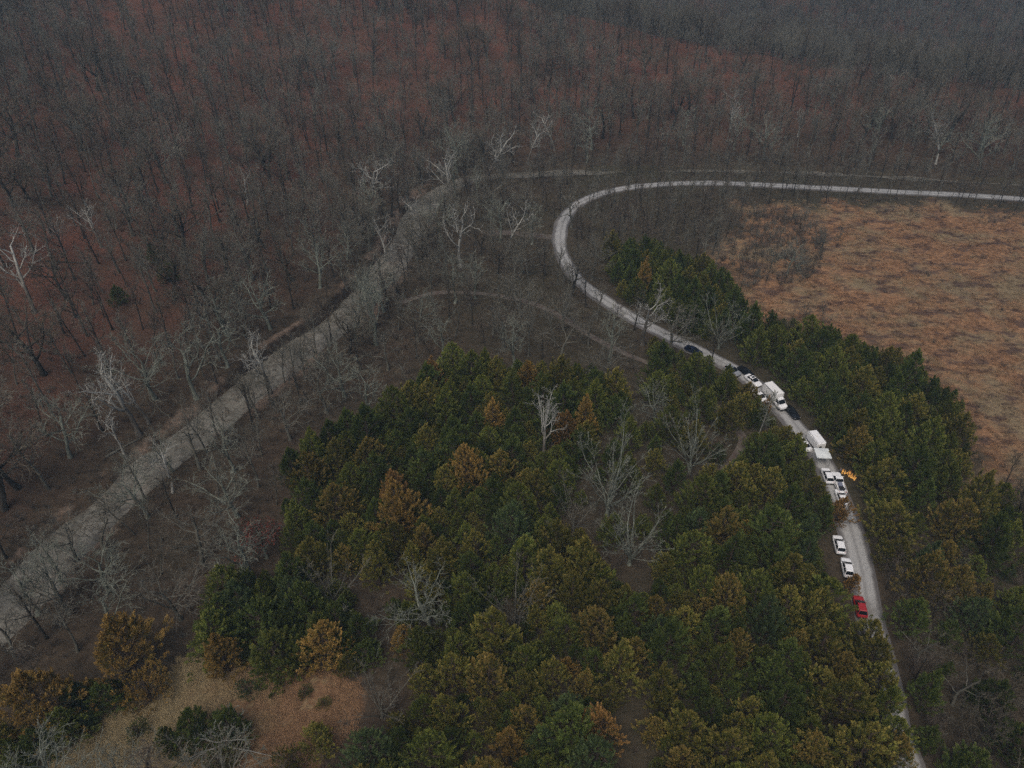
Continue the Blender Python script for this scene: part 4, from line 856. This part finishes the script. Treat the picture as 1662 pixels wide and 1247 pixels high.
print('cedars', len(cedars), 'in frame', len(cedars_in), 'over', len(extra))

# ---- bare trees by throwing darts; the densest wood is on the hill beyond the creek
WOODPOLY = {k: np.array([at(x, y) for x, y in P]) for k, P in {
    'thicket': [(1195, 350), (1300, 345), (1345, 385), (1330, 440), (1290, 465), (1200, 470), (1180, 420)],
    'brush2': [(1265, 525), (1330, 500), (1352, 515), (1345, 545), (1280, 545)],
    'lowright': [(1415, 850), (1760, 800), (1800, 1330), (1500, 1330), (1478, 1200), (1450, 1080), (1425, 960)],
    'bend': [(930, 370), (990, 325), (1060, 312), (1190, 312), (1230, 335), (1200, 400), (1120, 420), (1010, 410), (960, 440)]}.items()}
STANDW = [np.array([at(x, y, 3) for x, y in P]) for _, P, dm, _ in STANDS if dm < 7.5]
N = 100000
X = rng.uniform(-420, 470, N); Y = rng.uniform(25, 760, N)
Z = terrain(X, Y); U, Vv, D = to_px(X, Y, Z + 7)
keep = (U > -160) & (U < PW + 160) & (Vv > -110) & (Vv < PH + 330); X, Y, Z, U, Vv, D = X[keep], Y[keep], Z[keep], U[keep], Vv[keep], D[keep]
_, cd_, cs_, _, chw = terrain(X, Y, True); rdd, rss, _ = line_dist(ROAD, X, Y); tdd = line_dist(TRACK, X, Y)[0]; spd = line_dist(SPUR, X, Y)[0]
ok = (cd_ > chw + 1.2) & (rdd > 3.2) & (tdd > 1.6) & (spd > 2.4) & ~in_poly(CLEAR, X, Y) & ~in_poly(GAP, X, Y)
ok &= ~((cs_ > 4) & (cs_ < 13) & (U > 0) & (U < 290))
inF = in_poly(FIELD, X, Y); thick = in_poly(WOODPOLY['thicket'], X, Y); brush2 = in_poly(WOODPOLY['brush2'], X, Y); lowr = in_poly(WOODPOLY['lowright'], X, Y); bend = in_poly(WOODPOLY['bend'], X, Y)
inS = np.zeros(X.shape, bool)
for W in STANDW: inS |= in_poly(W, X, Y)
ok &= (~inF | thick | brush2)
dmin = np.full(X.shape, 6.3); dmin[cs_ > 0] = 5.3; dmin[(cs_ > 0) & (vnoise(X, Y, 38) > .62)] = 7.5; dmin[D > 380] = 5.2; dmin[lowr] = 3.7; dmin[thick | brush2] = 2.1; dmin[(cs_ < -4) & (cs_ > -12) & (U < 720)] = 3.7; dmin[inS] = 8.5; dmin[bend] = 3.6
dmin[(U > 630) & (U < 820) & (Vv > 200) & (Vv < 350)] = 4.6
strip = (Y > 235) & (cs_ < 9) & (rdd < 24) & (X > 5) & ~inF; dmin[strip] = 3.6
PH0 = {k: max(v.co.z for v in m[1].vertices) for k, m in BARE.items()}
cell = {}
for a, b, r in TALL: cell.setdefault((int(a // 8), int(b // 8)), []).append((a, b, r))
bare = []
for i in np.nonzero(ok)[0]:
    a, b = X[i], Y[i]; ca, cb = int(a // 8), int(b // 8); dm = dmin[i]; bad = False
    for p in (-1, 0, 1):
        for q in (-1, 0, 1):
            for (e, f, r) in cell.get((ca + p, cb + q), ()):
                if (a - e) ** 2 + (b - f) ** 2 < max(dm, r + 1.6) ** 2: bad = True; break
            if bad: break
        if bad: break
    if bad: continue
    if any(0 < vb - b < 9 and abs(va - a * (vb / b)) < 2.6 for va, vb in VEH): continue
    cell.setdefault((ca, cb), []).append((a, b, 1.0))
    if thick[i] or brush2[i]: kinds = ['sapling0', 'sapling1', 'sapling1', 'vase1', 'spreading1']; hh = rng.uniform(3.5, 7.5)
    elif bend[i] or strip[i]: kinds = ['slender0', 'slender1', 'slender2', 'slender3', 'upright2']; hh = rng.uniform(8, 13.5)
    elif lowr[i]: kinds = ['spreading0', 'spreading0', 'gnarled2', 'upright2', 'upright0', 'slender0', 'gnarled2']; hh = rng.uniform(8, 13)
    elif inS[i]: kinds = ['vase0', 'vase1', 'spreading1', 'gnarled0']; hh = rng.uniform(8, 12)
    elif cs_[i] > 0: kinds = ['upright0', 'upright1', 'upright2', 'upright3', 'slender0', 'slender1', 'slender2', 'slender3', 'upright0', 'spreading0', 'spreading3'] + (['gnarled1', 'spreading2', 'gnarled0'] if cs_[i] < 22 else []); hh = rng.uniform(13, 21)
    else: kinds = ['spreading0', 'spreading1', 'gnarled0', 'gnarled1', 'gnarled2', 'upright0', 'upright1', 'slender0', 'slender1', 'spreading2', 'upright3', 'spreading3']; hh = rng.uniform(11, 17.5)
    kk = kinds[int(rng.integers(len(kinds)))]; sc = hh / PH0[kk]
    bare.append(dict(x=a, y=b, key=kk, sc=sc, rot=rng.random() * 6.28, px=U[i], py=Vv[i], dep=D[i]))
inframe = [b for b in bare if 5 < b['px'] < PW - 5 and 5 < b['py'] < PH + 10]
inframe.sort(key=lambda b: b['dep']); near = inframe[:290]; ids = set(map(id, near)); rest = [b for b in bare if id(b) not in ids]
print('bare trees', len(bare), 'single', len(near), 'mass', len(rest))

# ---- labels: look + nearest landmark + side of it in the photo + order
LX = np.array([l[1] for l in LAND]); LY = np.array([l[2] for l in LAND]); LU, LV, _ = to_px(LX, LY, np.zeros(len(LX)))
ORD = ['nearest', 'second nearest', 'third nearest', 'fourth nearest', 'fifth nearest', 'sixth nearest', 'seventh nearest', 'eighth nearest', 'ninth nearest', 'tenth nearest']
def describe(items, look):
    keys = {}
    for it in items:
        d = np.hypot(LX - it['x'], LY - it['y']); k = int(np.argmin(d)); du, dv = it['px'] - LU[k], (it['py'] - LV[k]) * 1.2
        side = ('right of' if du > 0 else 'left of') if abs(du) > abs(dv) else ('in front of' if dv > 0 else 'behind')
        it['lkey'] = (look(it), side, LAND[k][0]); keys.setdefault(it['lkey'], []).append((float(d[k]), it))
    for (lk, side, ph), L in keys.items():
        L.sort(key=lambda q: q[0])
        for j, (d, it) in enumerate(L):
            it['label'] = f'{lk} {side} the {ph}' + ('' if len(L) == 1 else f', {ORD[min(j, 9)]} such')
def look_c(c):
    s = 'tall' if c['H'] > 10.8 else 'low' if c['H'] < 6.6 else 'middling'
    return f'{s} {c["tone"]} cedar'
describe([c for c in cedars_in if not c['label']], look_c)
TW = {'dark': 'dark', 'grey': 'grey', 'lichen': 'pale'}
NAMEK = {'upright': 'tall upright', 'slender': 'slender', 'spreading': 'wide-crowned', 'gnarled': 'crooked', 'vase': 'fan-shaped', 'sapling': 'thin sapling-like'}
def look_b(b):
    k = b['key'].rstrip('0123456789'); tw = BARE[b['key']][1].materials[0].name.split('_')[0]
    tw = {'brown': 'brown', 'grey': 'grey', 'plum': 'purplish', 'lichen': 'pale grey'}[tw]; return f'{NAMEK[k]} {tw} bare tree'
describe(near, look_b)
for c in cedars_in:
    t, cr = CEDARS[c['pr']]; H0 = 6.5 if c['pr'] == 6 else 10.0; s = c['H'] / H0; wd = rng.uniform(.9, 1.18)
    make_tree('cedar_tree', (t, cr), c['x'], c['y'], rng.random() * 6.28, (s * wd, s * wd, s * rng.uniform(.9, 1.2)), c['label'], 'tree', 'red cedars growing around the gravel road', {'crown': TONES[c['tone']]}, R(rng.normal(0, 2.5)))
for b in near: make_tree('bare_tree', BARE[b['key']], b['x'], b['y'], b['rot'], b['sc'], b['label'], 'tree', 'bare winter trees in the valley', None, R(rng.normal(0, 3)))

# ------------------------------------------------------------------ stuff scattered with geometry nodes
def scatter(name, pts, protos, mats=None):
    """pts: rows x y z rot scale proto; protos: lists of meshes joined per variety. The varieties travel inside the object's own mesh."""
    pts = np.array(pts, np.float32); n = len(pts)
    V = [pts[:, :3]]; F = []; MI = []; pid = [np.full(n, -1)]; base = n; tint = [np.ones((n, 3))]; MATS = []
    for k, meshes in enumerate(protos):
        for me in meshes:
            v = np.empty(len(me.vertices) * 3, np.float32); me.vertices.foreach_get('co', v); v = v.reshape(-1, 3)
            m = me.materials[0]
            if m not in MATS: MATS.append(m)
            F += [tuple(base + i for i in p.vertices) for p in me.polygons]; MI += [MATS.index(m)] * len(me.polygons)
            if 'tint' in me.attributes:
                tt = np.empty(len(v) * 4, np.float32); me.attributes['tint'].data.foreach_get('color', tt); tint.append(tt.reshape(-1, 4)[:, :3])
            else: tint.append(np.ones((len(v), 3)))
            V.append(v); pid.append(np.full(len(v), k)); base += len(v)
    V = np.vstack(V); me = bpy.data.meshes.new(name); me.from_pydata(V, [], F)
    for m in MATS: me.materials.append(m)
    me.polygons.foreach_set('material_index', np.array(MI, np.int32)); me.update()
    def add(nm, ty, fld, a):
        x = me.attributes.new(nm, ty, 'POINT'); x.data.foreach_set(fld, np.ascontiguousarray(a).ravel())
    full = lambda c: np.concatenate([pts[:, c], np.zeros(base - n, np.float32)])
    add('pid', 'INT', 'value', np.concatenate(pid).astype(np.int32)); add('pick', 'INT', 'value', full(5).astype(np.int32)); add('turn', 'FLOAT', 'value', full(3)); add('size', 'FLOAT', 'value', full(4))
    T = np.ones((base, 4), np.float32); T[:, :3] = np.vstack(tint); add('tint', 'FLOAT_COLOR', 'color', T)
    o = link(name, me); tag(o, kind='stuff')
    ng = bpy.data.node_groups.new(name, 'GeometryNodeTree'); ng.interface.new_socket('Geometry', in_out='INPUT', socket_type='NodeSocketGeometry'); ng.interface.new_socket('Geometry', in_out='OUTPUT', socket_type='NodeSocketGeometry')
    nn, ll = ng.nodes.new, ng.links.new; gi, go = nn('NodeGroupInput'), nn('NodeGroupOutput')
    def named(nm, ty): k = nn('GeometryNodeInputNamedAttribute'); k.data_type = ty; k.inputs[0].default_value = nm; return [s for s in k.outputs if s.enabled][0]
    def sep(val):
        c = nn('FunctionNodeCompare'); c.data_type = 'INT'; c.operation = 'EQUAL'; ll(named('pid', 'INT'), [s for s in c.inputs if s.enabled][0]); [s for s in c.inputs if s.enabled][1].default_value = val
        g_ = nn('GeometryNodeSeparateGeometry'); g_.domain = 'POINT'; ll(gi.outputs[0], g_.inputs[0]); ll(c.outputs[0], g_.inputs[1]); return g_.outputs[0]
    j = nn('GeometryNodeJoinGeometry')
    for k in reversed(range(len(protos))):
        q = nn('GeometryNodeGeometryToInstance'); ll(sep(k), q.inputs[0]); ll(q.outputs[0], j.inputs[0])
    ip = nn('GeometryNodeInstanceOnPoints'); ll(sep(-1), ip.inputs['Points']); ll(j.outputs[0], ip.inputs['Instance']); ip.inputs['Pick Instance'].default_value = True
    ll(named('pick', 'INT'), ip.inputs['Instance Index']); ll(named('size', 'FLOAT'), ip.inputs['Scale'])
    cx = nn('ShaderNodeCombineXYZ'); ll(named('turn', 'FLOAT'), cx.inputs[2]); ll(cx.outputs[0], ip.inputs['Rotation']); ll(ip.outputs[0], go.inputs[0])
    md = o.modifiers.new('scatter', 'NODES'); md.node_group = ng; return o
keys = sorted({b['key'] for b in rest}); ki = {k: i for i, k in enumerate(keys)}
scatter('bare_woodland', [(b['x'], b['y'], gz(b['x'], b['y']) - .05, b['rot'], b['sc'], ki[b['key']]) for b in rest], [[m for m in BARE[k][:2]] for k in keys])
UND = []
for k, tn in ((0, 'deep green'), (1, 'mid green'), (4, 'olive'), (5, 'deep green'), (2, 'mid green')):
    c2 = CEDARS[k][1].copy(); c2.materials.clear(); c2.materials.append(TONES[tn]); UND.append([CEDARS[k][0], c2])
if extra: scatter('cedar_understory', [(c['x'], c['y'], gz(c['x'], c['y']), 0, c['H'] / 10, i % 5) for i, c in enumerate(extra)], UND)

def scrub_mesh(seed, n, h, spread, rmin=.012):
    rnd = random.Random(seed); b = MB()
    for _ in range(n):
        a = rnd.random() * 6.28; q = rnd.random() * .3; d = unit((math.cos(a) * spread * rnd.random(), math.sin(a) * spread * rnd.random(), 1)); L = h * rnd.uniform(.5, 1.1); p = (math.cos(a) * q, math.sin(a) * q, -.05)
        m = tuple(p[k] + d[k] * L * .55 for k in range(3)); e = tuple(m[k] + (d[k] + rnd.gauss(0, .25)) * L * .45 for k in range(3)); b.tube([p, m, e], [rmin * 1.3, rmin * 1.1, rmin * .7], 3)
        for _ in range(3):
            t = rnd.uniform(.3, .9); s = tuple(p[k] + (m[k] - p[k]) * t * 1.1 for k in range(3)); f = tuple(s[k] + (d[k] + rnd.gauss(0, .6)) * L * .3 for k in range(3)); b.tube([s, f], [rmin, rmin * .7], 3)
    me = mesh_from('scrub', b.V, b.F); return me
SCR = [scrub_mesh(3, 16, 1.5, .9), scrub_mesh(4, 22, 2.2, .7), scrub_mesh(5, 14, 1.0, 1.3)]
for i, me in enumerate(SCR): me.materials.append([M['scrub'], M['twig_plum'], M['twig_grey']][i])
n = 48000; X = rng.uniform(-300, 330, n); Y = rng.uniform(40, 420, n); Z = terrain(X, Y); U, Vv, D = to_px(X, Y, Z)
_, cd_, cs_, _, chw = terrain(X, Y, True); rdd = line_dist(ROAD, X, Y)[0]
dens = .35 + .5 * vnoise(X, Y, 20); dens[in_poly(WOODPOLY['lowright'], X, Y)] = 1.0; dens[in_poly(WOODPOLY['bend'], X, Y) | in_poly(WOODPOLY['thicket'], X, Y)] = 1.0; dens[cs_ > 15] *= .45; dens[(cs_ > 3) & (cs_ < 13) & (U < 290)] = 1.0; dens[(cs_ < 0) & (cs_ > -14) & (U < 700)] = 1.0
m = (U > -60) & (U < PW + 60) & (Vv > -20) & (Vv < PH + 90) & (cd_ > chw + .6) & (rdd > 3.8) & ~in_poly(CLEAR, X, Y) & (~in_poly(FIELD, X, Y) | in_poly(WOODPOLY['thicket'], X, Y) | in_poly(WOODPOLY['brush2'], X, Y) | (rng.random(n) < .05 + .95 * (soft_poly(FIELD, X, Y, 26) < .85) * (vnoise(X, Y, 9) > .40))) & (line_dist(TRACK, X, Y)[0] > 1.3) & (rng.random(n) < dens)
scatter('undergrowth', np.column_stack([X, Y, Z, rng.random(n) * 6.28, rng.uniform(.5, 1.15, n) * np.where(in_poly(WOODPOLY['lowright'], X, Y) | in_poly(WOODPOLY['thicket'], X, Y), 1.6, 1.0), rng.integers(0, 3, n)])[m], [[s] for s in SCR])

def tuft_mesh(seed, nb, ln, wd, lay):
    rnd = random.Random(seed); V, F, T = [], [], []; la = rnd.random() * 6.28
    for _ in range(nb):
        a = la + rnd.gauss(0, .9); r = rnd.random() * .55; b0 = rnd.random() * 6.28; p = (math.cos(b0) * r, math.sin(b0) * r, 0); L = ln * rnd.uniform(.6, 1.2); l = lay * rnd.uniform(.5, 1.2)
        s = unit((-math.sin(a), math.cos(a), 0)); m = (p[0] + math.cos(a) * L * .35 * l, p[1] + math.sin(a) * L * .35 * l, L * .45 / (1 + l * .4)); e = (p[0] + math.cos(a) * L * .95 * l, p[1] + math.sin(a) * L * .95 * l, L * .42 / (1 + l)); n0 = len(V); t = rnd.random()
        V += [tuple(p[k] - s[k] * wd for k in range(3)), tuple(p[k] + s[k] * wd for k in range(3)), tuple(m[k] + s[k] * wd for k in range(3)), tuple(m[k] - s[k] * wd for k in range(3)), e]
        F += [(n0, n0 + 1, n0 + 2, n0 + 3), (n0 + 3, n0 + 2, n0 + 4)]; T += [(t, rnd.random(), t)] * 5
    return mesh_from('tuft', V, F, T, smooth=False)
def mat_grass():
    a = NT('dry_grass_blades'); z = a.attr('tint'); n1 = a.noise(.05, 6, .7); n2 = a.noise(.26, 6, .7, stretch=(.55, 1, 1))
    c = a.mix(z[0], (.15, .080, .046), (.41, .235, .122)); c = a.mix(a.ramp(n1, .46, .60), c, a.mix(z[0], (.15, .11, .065), (.36, .27, .16))); c = a.mix(a.mul(a.ramp(n2, .49, .60), .9), c, a.mix(z[0], (.05, .032, .03), (.17, .10, .07)))
    return a.set(c, .85, .15)
def mat_straw():
    a = NT('straw_blades'); z = a.attr('tint'); n1 = a.noise(.25, 4); sx = a.n('ShaderNodeSeparateXYZ'); a.l(a.pos(), sx.inputs[0]); x0 = float(at(385, 1150)[0])
    f = a.ramp(a.mul(sx.outputs[0], a.mul(n1, 22), 'ADD'), x0 + 2, x0 + 20)
    return a.set(a.mix(f, a.mix(z[0], (.10, .08, .045), (.38, .30, .165)), a.mix(z[0], (.10, .056, .034), (.34, .205, .11))), .85, .15)
TU = [tuft_mesh(1, 30, .75, .018, 1.1), tuft_mesh(2, 36, .95, .018, .8), tuft_mesh(3, 26, .6, .02, 1.4)]; gm = mat_grass(); sm_ = mat_straw()
for me in TU: me.materials.append(gm)
n = 42000; X = rng.uniform(40, 330, n); Y = rng.uniform(95, 275, n); U, Vv, D = to_px(X, Y, np.zeros(n)); m = (soft_poly(FIELD, X, Y, 10) > rng.random(n)) & (U < PW + 70) & ~in_poly(WOODPOLY['thicket'], X, Y) & (vnoise(X, Y, 5) > .30)
scatter('field_grass', np.column_stack([X, Y, terrain(X, Y), rng.normal(.4, .7, n), rng.uniform(.6, 1.3, n), rng.integers(0, 3, n)])[m], [[t] for t in TU])
TS = [tuft_mesh(11, 24, .6, .022, 1.2), tuft_mesh(12, 28, .85, .022, .9)]
for me in TS: me.materials.append(sm_)
lo, hi = CLEAR.min(0), CLEAR.max(0); n = 9000; X = rng.uniform(lo[0], hi[0], n); Y = rng.uniform(lo[1], hi[1], n); m = (soft_poly(CLEAR, X, Y, 4) > rng.random(n)) & (vnoise(X, Y, 3) > .28)
scatter('clearing_grass', np.column_stack([X, Y, terrain(X, Y), rng.normal(1.0, 1.0, n), rng.uniform(.6, 1.3, n), rng.integers(0, 2, n)])[m], [[t] for t in TS])

# ------------------------------------------------------------------ haze
V, F = box_vf(-1600, 1600, -600, 1700, -80, 128)
hz = poly_mesh('haze', V, F, None, None); hz.data.materials.clear()
hm = bpy.data.materials.new('haze'); hm.use_nodes = True; t = hm.node_tree; t.nodes.clear(); ov = t.nodes.new('ShaderNodeOutputMaterial'); pv = t.nodes.new('ShaderNodeVolumePrincipled')
pv.inputs['Color'].default_value = (.48, .76, 1.0, 1); pv.inputs['Density'].default_value = .00034; pv.inputs['Anisotropy'].default_value = .2
t.links.new(pv.outputs[0], ov.inputs['Volume']); hz.data.materials.append(hm); tag(hz, kind='stuff')
